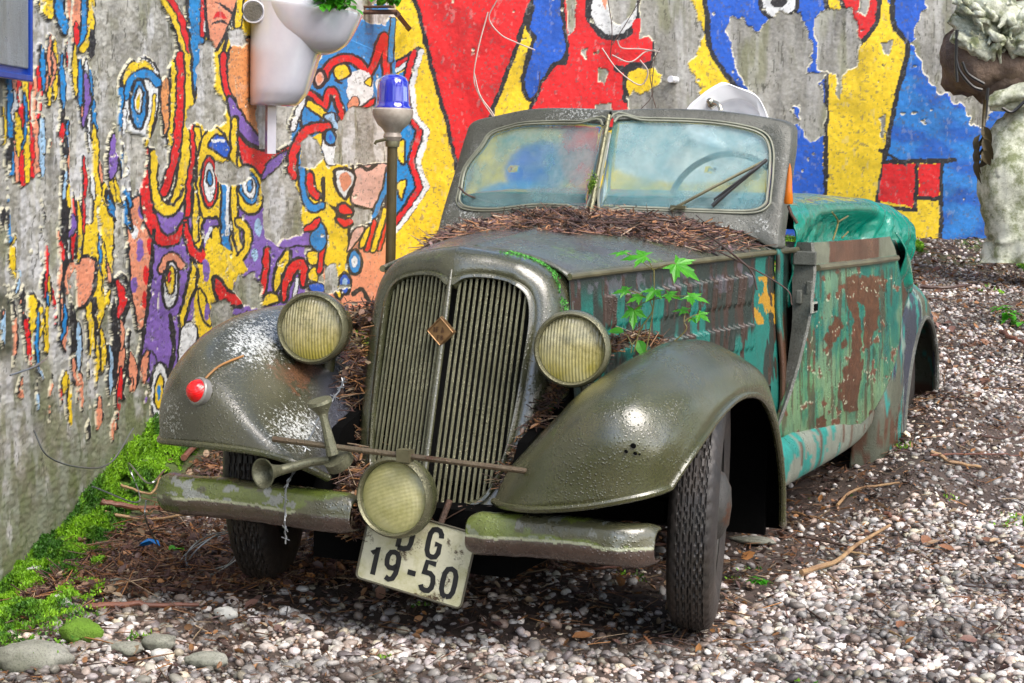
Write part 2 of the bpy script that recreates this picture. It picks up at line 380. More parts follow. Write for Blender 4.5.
    E(RED, 208, 182, 9, 26, 0, 2.5); E(WHT, 208, 182, 6, 20, 0, 1.2); E(SKY_, 208, 178, 3, 8, 0, 2)
    E(YEL, 248, 190, 15, 25, -6, 3); E(SKY_, 248, 188, 10, 17, -6, 2); E(WHT, 248, 187, 7, 12, -6, 1.5); E(SKY_, 249, 186, 3, 7, 0, 1.5)
    P(BLU, [(207,145),(216,134),(227,142),(226,158),(212,150)], 2); S(WHT, 3, [(212,140),(222,140)])
    S(SKY_, 7, [(224,180),(224,220),(225,250)], 2); S(WHT, 3, [(226,180),(226,235)]); S(YEL, 5, [(233,120),(232,170),(234,225),(238,250)], 2.5)
    S(YEL, 6, [(238,222),(246,232),(244,250),(234,262)], 2.5); S(PUR, 6, [(206,246),(206,225),(214,222)], 3); S(WHT, 4, [(205,240),(210,228)])
    E(LBL, 257, 228, 4, 9); E(LBL, 254, 255, 3.5, 7); P(YEL, [(206,240),(234,256),(246,270),(232,282),(222,280),(206,300)], 0)
    T(RED, 11, [(214,280),(222,296),(236,300),(244,290)], 4); T(BLK, 5, [(218,310),(232,318),(246,312)])
    # lower purple eye
    S(SAL, 6, [(160,270),(164,260),(172,257),(181,266)], 2); E(WHT, 169, 285, 8, 24, 4, 3); E(YEL, 169, 280, 5, 14, 4, 2); E(RED, 168, 277, 2, 6, 0, 1)
    S(BLK, 4, [(152,230),(148,290),(140,350),(135,395)]); P(YEL, [(190,260),(196,280),(186,310),(182,335),(178,320),(186,280)], 3); T(YEL, 7, [(198,290),(204,310),(208,325)], 2)
    S(BLK, 5, [(170,315),(172,350),(164,390)]); S(PUR, 6, [(162,330),(160,355)]); P(WHT, [(180,330),(192,322),(196,340),(184,360),(176,365)], 2)
    E(WHT, 158, 392, 10, 30, 3, 3); E(YEL, 158, 392, 5, 18, 3, 2); E(SKY_, 158, 392, 2, 8)
    E(PUR, 204, 270, 4, 12); E(PUR, 206, 312, 3, 9)
    # middle bits around the bare patch
    S(RED, 5, [(266,250),(264,275),(260,300)], 2); T(YEL, 9, [(287,252),(280,270),(274,290)], 3); T(PUR, 12, [(280,245),(300,238),(318,244)], 2)
    T(RED, 9, [(282,300),(286,278),(296,264),(302,270),(302,285)], 3); T(YEL, 8, [(262,305),(270,298),(276,300)], 3); S(WHT, 4, [(292,300),(296,280)], 1)
    P(YEL, [(306,252),(318,252),(316,264),(308,264)], 2); P(YEL, [(308,270),(316,268),(316,282),(308,280)], 2); S(RED, 4, [(322,248),(318,272)], 2)
    P(SKY_, [(308,240),(320,222),(326,240),(318,252)], 2); T(RED, 7, [(304,230),(312,226),(318,218)], 2); P(BLU, [(306,285),(322,285),(320,300)], 2)
    T(PUR, 8, [(284,310),(296,300),(306,296)], 2); T(YEL, 6, [(290,312),(302,306)], 2)
    # crowned face
    S(RED, 7, [(322,78),(330,64),(345,58),(358,64),(366,73),(374,62),(381,40),(384,40),(386,70),(388,118)], 2.5)
    S(SKY_, 5, [(392,20),(390,60)], 1.5); E(PNK, 318, 79, 6, 9, 10, 4); E(SAL, 318, 79, 3, 5)
    P(WHT, [(348,75),(362,70),(372,78),(370,100),(356,108),(346,96)], 0); P(YEL, [(332,70),(344,64),(350,74),(338,80)], 2); S(BLK, 3, [(334,80),(340,83)]); P(YEL, [(363,82),(371,76),(370,86)], 1.5)
    P(SAL, [(346,104),(354,96),(358,104),(350,114)], 1); P(RED, [(358,108),(374,98),(372,106)], 2); S(WHT, 5, [(377,80),(379,98)])
    S(RED, 5, [(306,92),(316,99),(323,106),(328,92),(334,96),(344,128)], 2.5)
    P(SKY_, [(300,112),(308,98),(320,112),(318,122),(302,128)], 3); S(YEL, 6, [(309,104),(322,114)], 2); S(WHT, 5, [(291,128),(297,112),(302,100)], 2)
    P(LBL, [(322,116),(332,112),(336,122),(345,130),(332,128)], 2); S(BLK, 3, [(330,98),(336,112)])
    S(RED, 8, [(291,176),(292,154),(300,137),(312,128),(326,127)], 2.5); P(YEL, [(300,160),(303,143),(314,136),(322,134),(318,150)], 0)
    P(WHT, [(322,135),(338,130),(346,134),(342,155),(330,166),(322,156)], 1.5); E(SKY_, 329, 137, 6, 8, -20, 3); E(BLU, 329, 137, 2, 3)
    S(SKY_, 6, [(301,168),(303,195),(311,208),(320,206)], 2); S(RED, 6, [(309,176),(311,190),(316,196)], 2.5); S(BLK, 4, [(322,178),(322,200)])
    P(WHT, [(333,172),(342,168),(352,172),(354,182),(348,194),(344,199),(336,190)], 3.5); P(SAL, [(338,178),(346,172),(350,182),(343,192)], 0); P(PNK, [(354,180),(356,168),(388,164),(386,190),(374,208),(358,206),(350,200)], 2)
    S(BLK, 4, [(358,165),(366,170),(375,164)]); T(BLK, 4, [(328,204),(334,210),(338,220)]); P(RED, [(336,205),(344,203),(352,210),(348,215),(338,214)], 3); T(RED, 7, [(337,219),(344,223),(352,221)], 2.5)
    S(SKY_, 5, [(389,168),(384,190),(376,210),(370,222)], 2); S(RED, 4, [(390,195),(386,220),(378,248)], 2); S(YEL, 4, [(384,210),(378,232),(372,250)], 2); S(RED, 4, [(374,222),(366,250)], 2); T(YEL, 5, [(368,228),(360,248)], 2)
    P(PNK, [(352,232),(360,226),(364,230),(354,245),(346,252)], 2); E(SKY_, 354, 262, 7, 12, 0, 3); E(WHT, 354, 262, 3, 6); E(BLU, 344, 283, 6.5, 11, 0, 3); E(LBL, 344, 283, 3, 6)
    S(BLK, 5, [(352,294),(362,290),(368,300)])
def mural_back(m):
    P, S, T, E = m.P, m.S, m.T, m.E
    P(YEL, [(330,-60),(1100,-60),(1100,300),(330,300)], 0, False)
    P(SKY_, [(386,70),(398,76),(419,54),(412,85),(418,117),(426,133),(418,163),(426,187),(412,210),(396,230),(380,250),(380,100)], 0, False)
    E(BLU, 538, 168, 34, 26, -20, 0); E(RED, 580, 150, 20, 38); E(SKY_, 520, 195, 44, 14); E(WHT, 690, 150, 90, 34)
    for c, wd, dx in ((BLK, 11, -3), (WHT, 5, 0), (BLK, 2.5, -4), (RED, 5, -7), (BLK, 2.5, -11)):
        for a, b in (((396,70),(421,52)),((421,52),(412,85)),((412,85),(416,117)),((416,117),(427,132)),((427,132),(418,163)),((418,163),(427,187)),((427,187),(412,210)),((412,210),(394,232))):
            S(c, wd, [(a[0]+dx,a[1]),(b[0]+dx,b[1])])
    P(YEL, [(395,150),(404,140),(404,165)], 2); P(YEL, [(396,185),(406,180),(402,200)], 2); P(WHT, [(398,120),(408,112),(410,124)], 2)
    P(RED, [(417,-30),(534,-30),(528,10),(512,58),(492,112),(478,150),(462,195),(455,160),(446,120),(434,75),(421,20)], 4.5)
    P(BLU, [(535,-20),(567,-20),(566,54),(553,66),(545,80),(535,99),(526,96),(523,78),(530,50),(534,38),(528,26),(532,10)], 4.5)
    P(RED, [(569,-20),(655,-20),(654,40),(650,64),(628,66),(624,90),(626,125),(536,125),(538,92),(547,74),(556,64),(567,56)], 4)
    E(WHT, 614, 8, 26, 30, 0, 6); S(BLK, 7, [(617,69),(636,68),(650,65)]); S(BLK, 6, [(626,70),(625,100)])
    P(YEL, [(629,72),(652,70),(658,80),(650,90),(629,93)]); P(RED, [(633,22),(643,20),(640,35),(634,40)])
    P(SAL, [(600,-5),(606,-5),(606,10)])
    P(BLU, [(718,-40),(900,-40),(832,-20),(828,40),(828,230),(780,230),(776,120),(738,88),(720,66),(709,45),(708,20)], 5)
    E(WHT, 779, 0, 19, 20, 0, 4.5); E(BLK, 779, 2, 8, 6)
    P(YEL, [(828,60),(828,232),(874,226),(884,160),(897,90),(908,48),(895,26),(894,-40),(876,-40),(880,12),(868,36),(858,42)], 0)
    P(RED, [(822,-30),(872,-30),(879,4),(876,22),(866,38),(857,42),(846,20),(838,-10)], 5)
    P(SKY_, [(893,-40),(1100,-40),(1100,270),(940,262),(940,160),(884,160),(897,90),(908,48),(895,26)], 0, False)
    i = m._inpoly(np.array([(880,20),(1100,20),(1100,270),(880,270)], float)); i = i[m.C[i][:, 2] > .5]; i = i[m.C[i][:, 0] < .1]; k_ = sstep(.35, .65, fbm(m.x[i]/30, m.y[i]/16, 6, 4))[:, None]; m.C[i] = np.array([.008,.11,.50])*(1-k_)+np.array([.02,.21,.62])*k_
    P(BLU, [(893,-40),(1100,-40),(1100,40),(1010,80),(960,110),(920,60),(904,44),(896,20)])
    S(BLK, 5, [(893,-20),(893,22),(908,48),(898,88),(888,140),(884,162),(876,210)]); S(BLK, 4.5, [(827,74),(825,220)])
    P(RED, [(883,164),(915,164),(913,207),(878,200)], 0, False); P(RED, [(919,164),(941,163),(939,197),(918,196)], 0, False)
    P(YEL, [(898,213),(940,202),(941,265),(902,265)], 0, False)
    S(BLK, 4.5, [(884,162),(955,160)]); S(BLK, 4, [(917,162),(915,208)]); S(BLK, 4, [(942,162),(940,250)]); S(BLK, 4, [(877,206),(915,210)]); S(BLK, 4, [(915,198),(941,199)]); S(BLK, 3, [(880,150),(906,165)])
    m.C[(m.x > 425) & (fbm(m.x/40, m.y/30, 5) > .62)] *= .9
def peels_back(m):
    p = m.peel
    p([(566,-10),(578,-10),(575,30),(568,35)], 2); p([(580,50),(588,48),(586,60)], 2); p([(598,66),(608,70),(604,85),(598,80)], 2); p([(594,104),(612,102),(612,112),(594,112)], 2)
    p([(604,-10),(640,-10),(634,12),(620,26),(610,18)], 2); p([(640,-10),(654,-10),(652,36),(640,38)], 2)
    p([(653,-20),(684,-20),(696,14),(704,34),(698,54),(686,64),(690,74),(700,84),(706,112),(690,118),(628,118),(628,94),(650,92),(662,78),(652,66),(655,40),(645,30),(650,0)], 4)
    p([(724,32),(734,16),(746,22),(758,34),(766,20),(782,12),(800,14),(810,28),(811,60),(808,74),(826,72),(826,80),(812,88),(804,100),(790,110),(798,124),(772,126),(745,84),(733,62),(730,42)], 4)
    p([(814,18),(830,8),(852,8),(860,40),(858,66),(840,76),(816,70)], 3); p([(800,82),(824,84),(826,136),(812,144),(796,126)], 4)
    p([(862,-10),(872,-8),(866,16),(858,12)], 2); p([(880,42),(892,40),(890,55),(884,54)], 2); p([(836,70),(842,74),(840,100),(836,96)], 2); p([(880,118),(885,114),(884,140),(880,135)], 2)
    p([(912,44),(918,26),(930,-10),(1040,-10),(1030,50),(1004,84),(985,130),(974,126),(960,104),(940,92),(926,78)], 5)
    p([(1008,60),(1040,60),(1040,130),(1014,128)], 4)
    # thin worn spots over the whole wall
    k = (fbm(m.x0/10, m.y0/10, 44, 5) > .80); m.paint[k] = 0
def peels_left(m):
    p = m.peel
    p([(128,-10),(156,-10),(166,18),(176,44),(174,62),(160,80),(158,60),(150,52),(134,64),(128,50)], 3); p([(134,-10),(152,-5),(146,50),(134,40)], 3)
    p([(198,44),(212,40),(216,66),(212,88),(224,104),(225,122),(208,130),(196,122),(186,130),(184,112),(196,100)], 3)
    p([(214,162),(228,160),(236,166),(252,164),(252,178),(232,186),(216,182)], 2.5)
    p([(126,132),(144,136),(146,170),(140,196),(132,180)], 3); p([(160,140),(166,150),(160,175),(154,150)], 3)
    p([(261,182),(274,175),(290,174),(298,190),(301,215),(300,236),(282,240),(278,246),(262,236)], 3)
    p([(300,142),(310,134),(320,146),(322,158),(314,168),(300,168)], 2); p([(338,122),(348,108),(386,106),(390,162),(344,166),(332,164)], 3)
    p([(350,218),(360,207),(372,210),(370,222),(356,226)], 2); p([(258,60),(264,40),(270,120),(272,150),(258,150),(254,100)], 3); p([(228,30),(240,28),(248,42),(240,48),(228,46)], 2)
    p([(236,278),(252,272),(262,288),(262,310),(244,306),(232,292)], 3); p([(324,268),(336,262),(338,290),(322,300)], 3); p([(210,305),(225,298),(236,320),(230,350),(212,345)], 3); p([(352,12),(392,12),(384,26),(370,24)], 2)
    p([(116,200),(124,208),(126,262),(118,272),(114,240)], 3)
    # worn crackle
    k = (np.abs(fbm(m.x0/9, m.y0/22, 47, 5)-.5) < .004) & (m.x0 < 300); m.paint[k] = 0
    # the near part of the wall has lost most of its paint in vertical strips
    x, y = m.x0, m.y0
    st = fbm(x/6.0, y/60.0, 12, 4)+.25*(fbm(x/3, y/9, 15, 3)-.5)
    lim = np.interp(x, [0, 60, 110, 135, 180, 260], [.52, .52, .57, .72, .95, 1.2]) - np.interp(y, [0, 250, 330, 420, 460], [0, .02, .10, .26, .5])*np.interp(x, [0, 180, 300], [1, .9, .25])
    keep = np.zeros(len(x), bool)
    for cx, cy, rx, ry in ((20,130,22,62),(66,60,34,75),(98,260,24,150),(36,340,22,70),(84,330,30,110),(122,310,26,90),(64,200,4,100),(24,380,10,20)):
        keep |= ((x-cx)/rx)**2+((y-cy)/ry)**2 < 1
    lim = lim+np.where(keep, .19, 0)
    m.paint[(st > lim)] = 0
    m.paint[(x < 104) & ~keep & (st > .45)] = 0
    k = (fbm(x/7, y/10, 46, 5) > .79); m.paint[k] = 0
def weathered(V, m, side, vert):
    """final colour + relief from the painted mask"""
    x, y = m.x0, m.y0
    n1 = fbm(x/3, y/3, 51, 3); n2 = fbm(x/13, y/80, 52, 5); n3 = fbm(x/30, y/26, 53, 4); n4 = fbm(x/1.5, y/1.5, 61, 2)
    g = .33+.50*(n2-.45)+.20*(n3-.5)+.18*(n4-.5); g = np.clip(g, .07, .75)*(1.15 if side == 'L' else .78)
    C = np.stack([g*1.02, g*1.0, g*.90], 1)
    gm = sstep(.52, .72, fbm(x/14, y/60, 57, 4))[:, None]; C = C*(1-.6*gm)+gm*.6*np.array([.20, .21, .09])
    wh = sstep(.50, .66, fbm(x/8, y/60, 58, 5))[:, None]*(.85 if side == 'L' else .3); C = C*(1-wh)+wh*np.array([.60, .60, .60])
    dr = sstep(.60, .68, fbm(x/7, y/60, 60, 5))[:, None]*.22; C = C*(1-dr)+dr*np.array([.10, .10, .07])
    cr_ = ((np.abs(fbm(x/16, y/120, 62, 4)-.5) < .004) | (fbm(x/1.6, y/14, 63, 4) > .74))[:, None]*.7; C = C*(1-cr_)+cr_*np.array([.05, .05, .035])
    if side == 'L':
        dk = (sstep(24, 8, x)*sstep(-60, -40, x)*sstep(280, 300, y)*sstep(370, 350, y))[:, None]; C = C*(1-dk)+dk*np.array([.07, .075, .05])
    # green towards the foot of the wall
    t = sstep(vert[0], vert[1], V[:, 2]-height(V[:, 0], V[:, 1]))*sstep(.35, .6, fbm(x/12, y/20, 59, 4)+.25*sstep(.5, .0, V[:, 2]-height(V[:, 0], V[:, 1])))
    C = C*(1-.7*t[:, None])+.7*t[:, None]*np.array([.11, .15, .04]); mo = sstep(.50, .62, fbm(x/5, y/7, 65, 5))[:, None]*(.45 if side == 'L' else .2); C = C*(1-mo)+mo*np.array([.16, .15, .10])
    pc = m.C*(.80+.35*n1[:, None])*(1-.25*sstep(.55, .8, n3)[:, None]); lum = pc.mean(1, keepdims=True)
    pc = pc+(fbm(x/2.2, y/2.2, 71, 3) > .70)[:, None]*(.10-pc)*.55
    sc_ = (fbm(x/4, y/9, 72, 4) > .73)[:, None]*.22; pc = pc*(1-sc_)+sc_*np.array([.45, .45, .42])
    pm = m.paint[:, None]; return C*(1-pm)+pc*pm, m.paint
def edge_lip(A, pm):
    """cream lip where paint stops; A is (nu,nv,3) colours, pm (nu,nv)"""
    q = pm.copy(); b = q.copy()
    for s in (-1, 1):
        b += np.roll(q, s, 0)+np.roll(q, s, 1)
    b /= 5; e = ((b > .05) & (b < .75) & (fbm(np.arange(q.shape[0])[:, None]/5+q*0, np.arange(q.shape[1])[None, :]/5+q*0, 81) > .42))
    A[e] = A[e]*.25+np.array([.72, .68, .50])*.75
    sh = (np.roll(q, -1, 1) > .5) & (q < .5); A[sh] = A[sh]*.35  # bare concrete just below a paint edge darkened, a painted lip shadow
    return A
# ------------------------------------------------------------------ terrain
def height(x, y, detail=True):
    l, d = to_ld(x, y)
    h = np.maximum(0, np.clip(d, -10, 14)-6.0)*.125; h = np.where(d > 5.6, h, 0); h = h*sstep(5.8, 7.2, d); h = np.minimum(h, .15+.7*sstep(-.3, .9, l))
    t = np.clip(l-(WL0+WLK*d), 0, 5); tb = np.clip(WALLD-d, 0, 9)
    h = h*(1-np.exp(-(t/.22)**2))+np.interp(d, [4.3,5.14,5.6,6,6.56,7,9,12], [-.10,-.03,.045,.09,.17,.20,.22,.25])*np.exp(-(t/.22)**2)+.10*np.exp(-(tb/.5)**2)
    h = h+.13*np.exp(-((np.asarray(x)-.88)/.22)**2)*sstep(1.5, 2.4, y)*sstep(3.9, 3.3, y)
    if detail:
        n = fbm(np.asarray(x)*1.3+40, np.asarray(y)*1.3+40, 101, 4)-.5
        h = h+.05*n*sstep(.1, .8, np.hypot(np.abs(x)-.6, y))*sstep(.05, .4, t)+.014*(fbm(np.asarray(x)*9+90, np.asarray(y)*9+90, 102, 3)-.5)
    return h
def on_ground(px, py):
    r = ray(px, py); lo, hi = 2.5, 16.0
    ts = np.linspace(lo, hi, 900); P = CAM+r*ts[:, None]; dz = P[:, 2]-height(P[:, 0], P[:, 1])
    i = np.nonzero(dz < 0)[0]; return P[i[0]] if len(i) else P[-1]
def lines(*segs):
    out = []
    for a, b, s in segs: out.append(np.arange(a, b, s))
    return np.concatenate(out+[[segs[-1][1]]])
L_ = lines((-40, -3, 2.5), (-3, 4.2, .025), (4.2, 40, 2.5)); D_ = lines((-12, 4, 1.0), (4, 8, .022), (8, 12.2, .035), (12.2, 60, 4))
LL, DD = np.meshgrid(L_, D_, indexing='ij'); GX = CAM[0]+RH[0]*LL+FH[0]*DD; GY = CAM[1]+RH[1]*LL+FH[1]*DD
GZ = height(GX, GY)
gn = fbm(GX*22+50, GY*22+50, 105, 4); GZ = GZ+.012*(gn-.5)
gV = np.stack([GX, GY, GZ], -1).reshape(-1, 3)
ground = kind(mk('ground', gV, gridf(len(L_), len(D_))[:, ::-1], colmat('soil', .75, 120, .7, .01, .5)), 'structure')
s1 = fbm(GX.ravel()*6+70, GY.ravel()*6+70, 107, 5)[:, None]; t1 = (LL-(WL0+WLK*DD)).ravel()[:, None]; tb1 = (WALLD-DD).ravel()[:, None]
Cs = np.array([.035, .022, .018])*(1-s1)+np.array([.15, .105, .085])*s1*.9
mossk = np.clip(np.exp(-(np.maximum(t1, 0)/.15)**2)*sstep(.3, .55, s1+.1)+.7*np.exp(-(tb1/.5)**2)*sstep(.45, .6, s1), 0, 1)
Cs = Cs*(1-mossk)+mossk*np.array([.09, .20, .012]); setcol(ground, Cs)
# ------------------------------------------------------------------ walls
def wall_pts(side, A, Z):
    AA, ZZ = np.meshgrid(A, Z, indexing='ij')
    if side == 'L':
        l = WL0+WLK*AA; d = AA; nrm = np.array([1, -WLK])
    else:
        l = AA; d = np.full_like(AA, WALLD)
    x = CAM[0]+RH[0]*l+FH[0]*d; y = CAM[1]+RH[1]*l+FH[1]*d
    return x, y, ZZ
def build_wall(side, name, label, A, Z, nvec, thick=.35):
    x, y, z = wall_pts(side, A, Z); V = np.stack([x, y, z], -1).reshape(-1, 3)
    m = Painter(V)
    if side == 'L': mural_left(m); peels_left(m)
    else: mural_back(m); peels_back(m)
    inside = (m.x0 > -60) & (m.x0 < 1100) & (m.y0 > -60)
    if side == 'L': m.paint[m.x0 < -40] = 0
    m.paint[m.y0 < -80] = 0
    C, pm = weathered(V, m, side, (.85, .0)); nu, nv = len(A), len(Z)
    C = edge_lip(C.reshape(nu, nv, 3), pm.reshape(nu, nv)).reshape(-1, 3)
    # relief: render coat stands proud of the bare concrete
    rel = .006*pm+.010*(fbm(m.x0/24, m.y0/40, 91, 4)-.5)+.004*(fbm(m.x0/2.5, m.y0/2.5, 92, 3)-.5)*(1-pm)+.003*(fbm(m.x0/3, m.y0/3, 93, 3)-.5)
    if side == 'L':   # board-marked vertical ribs in the concrete
        rel = rel+.008*(fbm(m.x0/26, m.y0/400, 94, 2)-.5)*(1-pm)
    V = V+np.asarray(nvec)*rel[:, None]
    n = len(V); border = [i*nv for i in range(nu)]+[(nu-1)*nv+j for j in range(1, nv)]+[i*nv+nv-1 for i in range(nu-2, -1, -1)]+[j for j in range(nv-2, 0, -1)]
    F = gridf(nu, nv)
    top = [i*nv+nv-1 for i in range(nu)]
    Vb = V[top]-np.asarray(nvec)*thick; Vc = V[[0, (nu-1)*nv]]-np.asarray(nvec)*thick
    k = len(top)-1; F2 = np.stack([np.array(top[:-1]), np.array(top[1:]), n+1+np.arange(k), n+np.arange(k)], -1)
    V = np.vstack([V, Vb]); C = np.vstack([C, np.tile([[.3, .3, .26]], (len(Vb), 1))])
    o = mk(name, V, np.vstack([F, F2]), colmat('wall_paint', .62, 45, .35, .008, .12), smooth=True)
    setcol(o, C); tag(o, label, 'wall'); return o
nL = np.array([RH[0]-WLK*FH[0], RH[1]-WLK*FH[1], 0]); nL /= np.linalg.norm(nL); nB = np.array([-FH[0], -FH[1], 0])
build_wall('L', 'concrete_wall', 'long side wall beside the car, peeling graffiti faces and swirls over grey drip-streaked concrete',
           lines((1.8, 4.3, .03), (4.3, 4.9, .015), (4.9, 8.0, .0085), (8.0, 12.0, .014)), lines((-.3, 1.95, .0045), (1.95, 2.7, .0055), (2.7, 3.4, .1)), nL)
build_wall('B', 'concrete_wall', 'end wall behind the car, painted with bold yellow, red and blue shapes outlined in black',
           lines((-1.0, 3.6, .0068), (3.6, 8, .2)), lines((.5, 2.55, .0066), (2.55, 3.4, .1)), nB)
# ------------------------------------------------------------------ scatter helpers
def ico(sub):
    t = (1+5**.5)/2
    V = [(-1,t,0),(1,t,0),(-1,-t,0),(1,-t,0),(0,-1,t),(0,1,t),(0,-1,-t),(0,1,-t),(t,0,-1),(t,0,1),(-t,0,-1),(-t,0,1)]
    F = [(0,11,5),(0,5,1),(0,1,7),(0,7,10),(0,10,11),(1,5,9),(5,11,4),(11,10,2),(10,7,6),(7,1,8),(3,9,4),(3,4,2),(3,2,6),(3,6,8),(3,8,9),(4,9,5),(2,4,11),(6,2,10),(8,6,7),(9,8,1)]
    V = [np.array(v)/np.linalg.norm(v) for v in V]
    for _ in range(sub):
        c = {}; G = []
        def md(a, b):
            k = (min(a, b), max(a, b))
            if k not in c: v = V[a]+V[b]; V.append(v/np.linalg.norm(v)); c[k] = len(V)-1
            return c[k]
        for a, b, d in F:
            x, y, z = md(a, b), md(b, d), md(d, a); G += [(a, x, z), (b, y, x), (d, z, y), (x, y, z)]
        F = G
    return np.array(V), np.array(F)
def rotm(n, tilt=.5):
    """n random rotations: spin about z then tilt"""
    a = RNG.random(n)*2*np.pi; b = RNG.normal(0, tilt, n); c = RNG.normal(0, tilt, n)
    ca, sa, cb, sb, cc, sc_ = np.cos(a), np.sin(a), np.cos(b), np.sin(b), np.cos(c), np.sin(c)
    Z = np.zeros(n); O = np.ones(n)
    Rz = np.stack([ca, -sa, Z, sa, ca, Z, Z, Z, O], -1).reshape(n, 3, 3); Rx = np.stack([O, Z, Z, Z, cb, -sb, Z, sb, cb], -1).reshape(n, 3, 3)
    Ry = np.stack([cc, Z, sc_, Z, O, Z, -sc_, Z, cc], -1).reshape(n, 3, 3); return Rx @ Ry @ Rz
def instances(Vt, Ft, pos, R, S, jit=0):
    """merge copies: Vt (k,3) template or (n,k,3)"""
    n = len(pos); V = Vt[None]*S[:, None, :]
    if jit: V = V*(1+RNG.normal(0, jit, (n, Vt.shape[0], 1)))
    V = np.einsum('nij,nkj->nki', R, V)+pos[:, None]
    F = (Ft[None]+(np.arange(n)*len(Vt))[:, None, None]).reshape(-1, Ft.shape[1]); return V.reshape(-1, 3), F
def align(R, nrm):
    """rotate local z to nrm for each"""
    z = nrm/np.linalg.norm(nrm, axis=1)[:, None]; h = np.where(np.abs(z[:, :1]) > .9, np.array([[0, 1., 0]]), np.array([[1., 0, 0]]))
    x = np.cross(h, z); x /= np.linalg.norm(x, axis=1)[:, None]; y = np.cross(z, x); B = np.stack([x, y, z], -1); return B @ R
def scatter_ld(n, l0, l1, d0, d1):
    d = RNG.uniform(d0, d1, n); l = RNG.uniform(l0, l1, n); return l, d
def infrustum(l, d, m=.5): return (l > -.30*d-m) & (l < .30*d+m)
def in_car(x, y): return (np.abs(x) < .70) & (y > -.15) & (y < 3.3)
# pebbles ---------------------------------------------------------------
PEBC = np.array([[.58,.54,.50],[.72,.69,.66],[.44,.39,.35],[.50,.40,.34],[.38,.35,.34],[.30,.22,.18],[.62,.55,.42],[.42,.40,.34],[.20,.17,.17],[.66,.58,.57]])*.98
def pebbles(name, n, d0, d1, sub, smin, smax):
    l, d = scatter_ld(n, -3.4, 4.2, d0, d1); ok = infrustum(l, d); l, d = l[ok], d[ok]
    xy = CAM[:2]+l[:, None]*RH+d[:, None]*FH; x, y = xy.T
    t = l-(WL0+WLK*d); tb = WALLD-d
    dens = .72+.28*sstep(.38, .6, fbm(x*1.6+20, y*1.6+20, 120, 4)); dens = dens*sstep(.15, .5, t)*(.5+.5*sstep(.2, 1.2, tb))
    left = sstep(-.05, -.5, x)*sstep(-1.2, -.7, y); dens = dens*(1-.5*left*sstep(4.75, 5.1, d))
    under = in_car(x, y) | ((np.abs(x) < .55) & (y > -.25) & (y < .1)); dens = np.where(under, dens*.25, dens)
    dens = dens*np.where((x > .3) & (x < .95) & (y > .9) & (y < 3.2), .6, 1)
    dens = dens*(1-.2*sstep(.56,.72,fbm(x*3+5, y*3+5, 122, 4)))
    ok = (RNG.random(len(x)) < dens) & (t > .02) & (tb > .05); x, y = x[ok], y[ok]; n = len(x)
    s = smin+(smax-smin)*RNG.random(n)**2.4
    S = np.stack([s*RNG.uniform(.8, 1.35, n), s*RNG.uniform(.65, 1.0, n), s*RNG.uniform(.42, .75, n)], -1)
    pos = np.stack([x, y, height(x, y)+S[:, 2]*RNG.uniform(-.1, .8, n)], -1)
    Vt, Ft = ico(sub); V, F = instances(Vt, Ft, pos, rotm(n, .35), S, .07 if sub else .12)
    c = PEBC[RNG.choice(10, n, p=[.16,.12,.13,.13,.13,.09,.06,.07,.05,.06])]*RNG.uniform(.5, 1.2, (n, 1)); c = c*(.42+.85*sstep(.3, .65, fbm(x*4+2, y*4+2, 161, 4)))[:, None]; c = c*(np.array([.42,.32,.27]) if smax < .008 else 1.0); return V, F, np.repeat(c, len(Vt), 0)
N_ = NT('pebble_stone'); N_.set(Base_Color=N_.mix(N_.rng(N_.noise(160, 5, .7), .45, .7, 0, .28), N_.attr(), (.10, .08, .065)), Roughness=.42)
N_.l(N_.bump(N_.noise(220, 4), .35, .003), N_.b.inputs['Normal']); PEB = N_.m
parts_ = [pebbles('g', 70000, 4.0, 7.0, 0, .0035, .007), pebbles('a', 52000, 4.0, 6.3, 1, .006, .019), pebbles('b', 90000, 6.0, 12.0, 0, .007, .020)]
o_ = 0; Vs, Fs, Cl = [], [], []
for V, F, c in parts_: Vs.append(V); Fs.append(F+o_); Cl.append(c); o_ += len(V)
grv = kind(mk('gravel', np.vstack(Vs), np.vstack(Fs), PEB), 'stuff'); setcol(grv, np.vstack(Cl))
# leaf litter ------------------------------------------------------------
LEAFT = np.array([(-.5,0,0),(-.2,-.28,.06),(.2,-.24,.04),(.5,0,.02),(.2,.24,.10),(-.2,.28,.07),(0,0,-.05)]); LEAFF = np.array([(0,1,6),(1,2,6),(2,3,6),(3,4,6),(4,5,6),(5,0,6)])
LITC = np.array([[.16,.075,.04],[.09,.05,.035],[.22,.11,.05],[.05,.03,.025],[.30,.14,.05],[.12,.07,.06],[.26,.19,.12],[.07,.035,.03]])
TW = np.array([(-.5,-.5,-.3),(-.5,.5,-.3),(-.5,0,.6),(.0,-.5,-.1),(0,.5,-.1),(0,0,.8),(.5,-.3,-.3),(.5,.3,-.3),(.5,0,.3)])
TWF = np.array([(0,3,4),(0,4,1),(1,4,5),(1,5,2),(2,5,3),(2,3,0),(3,6,7),(3,7,4),(4,7,8),(4,8,5),(5,8,6),(5,6,3)])
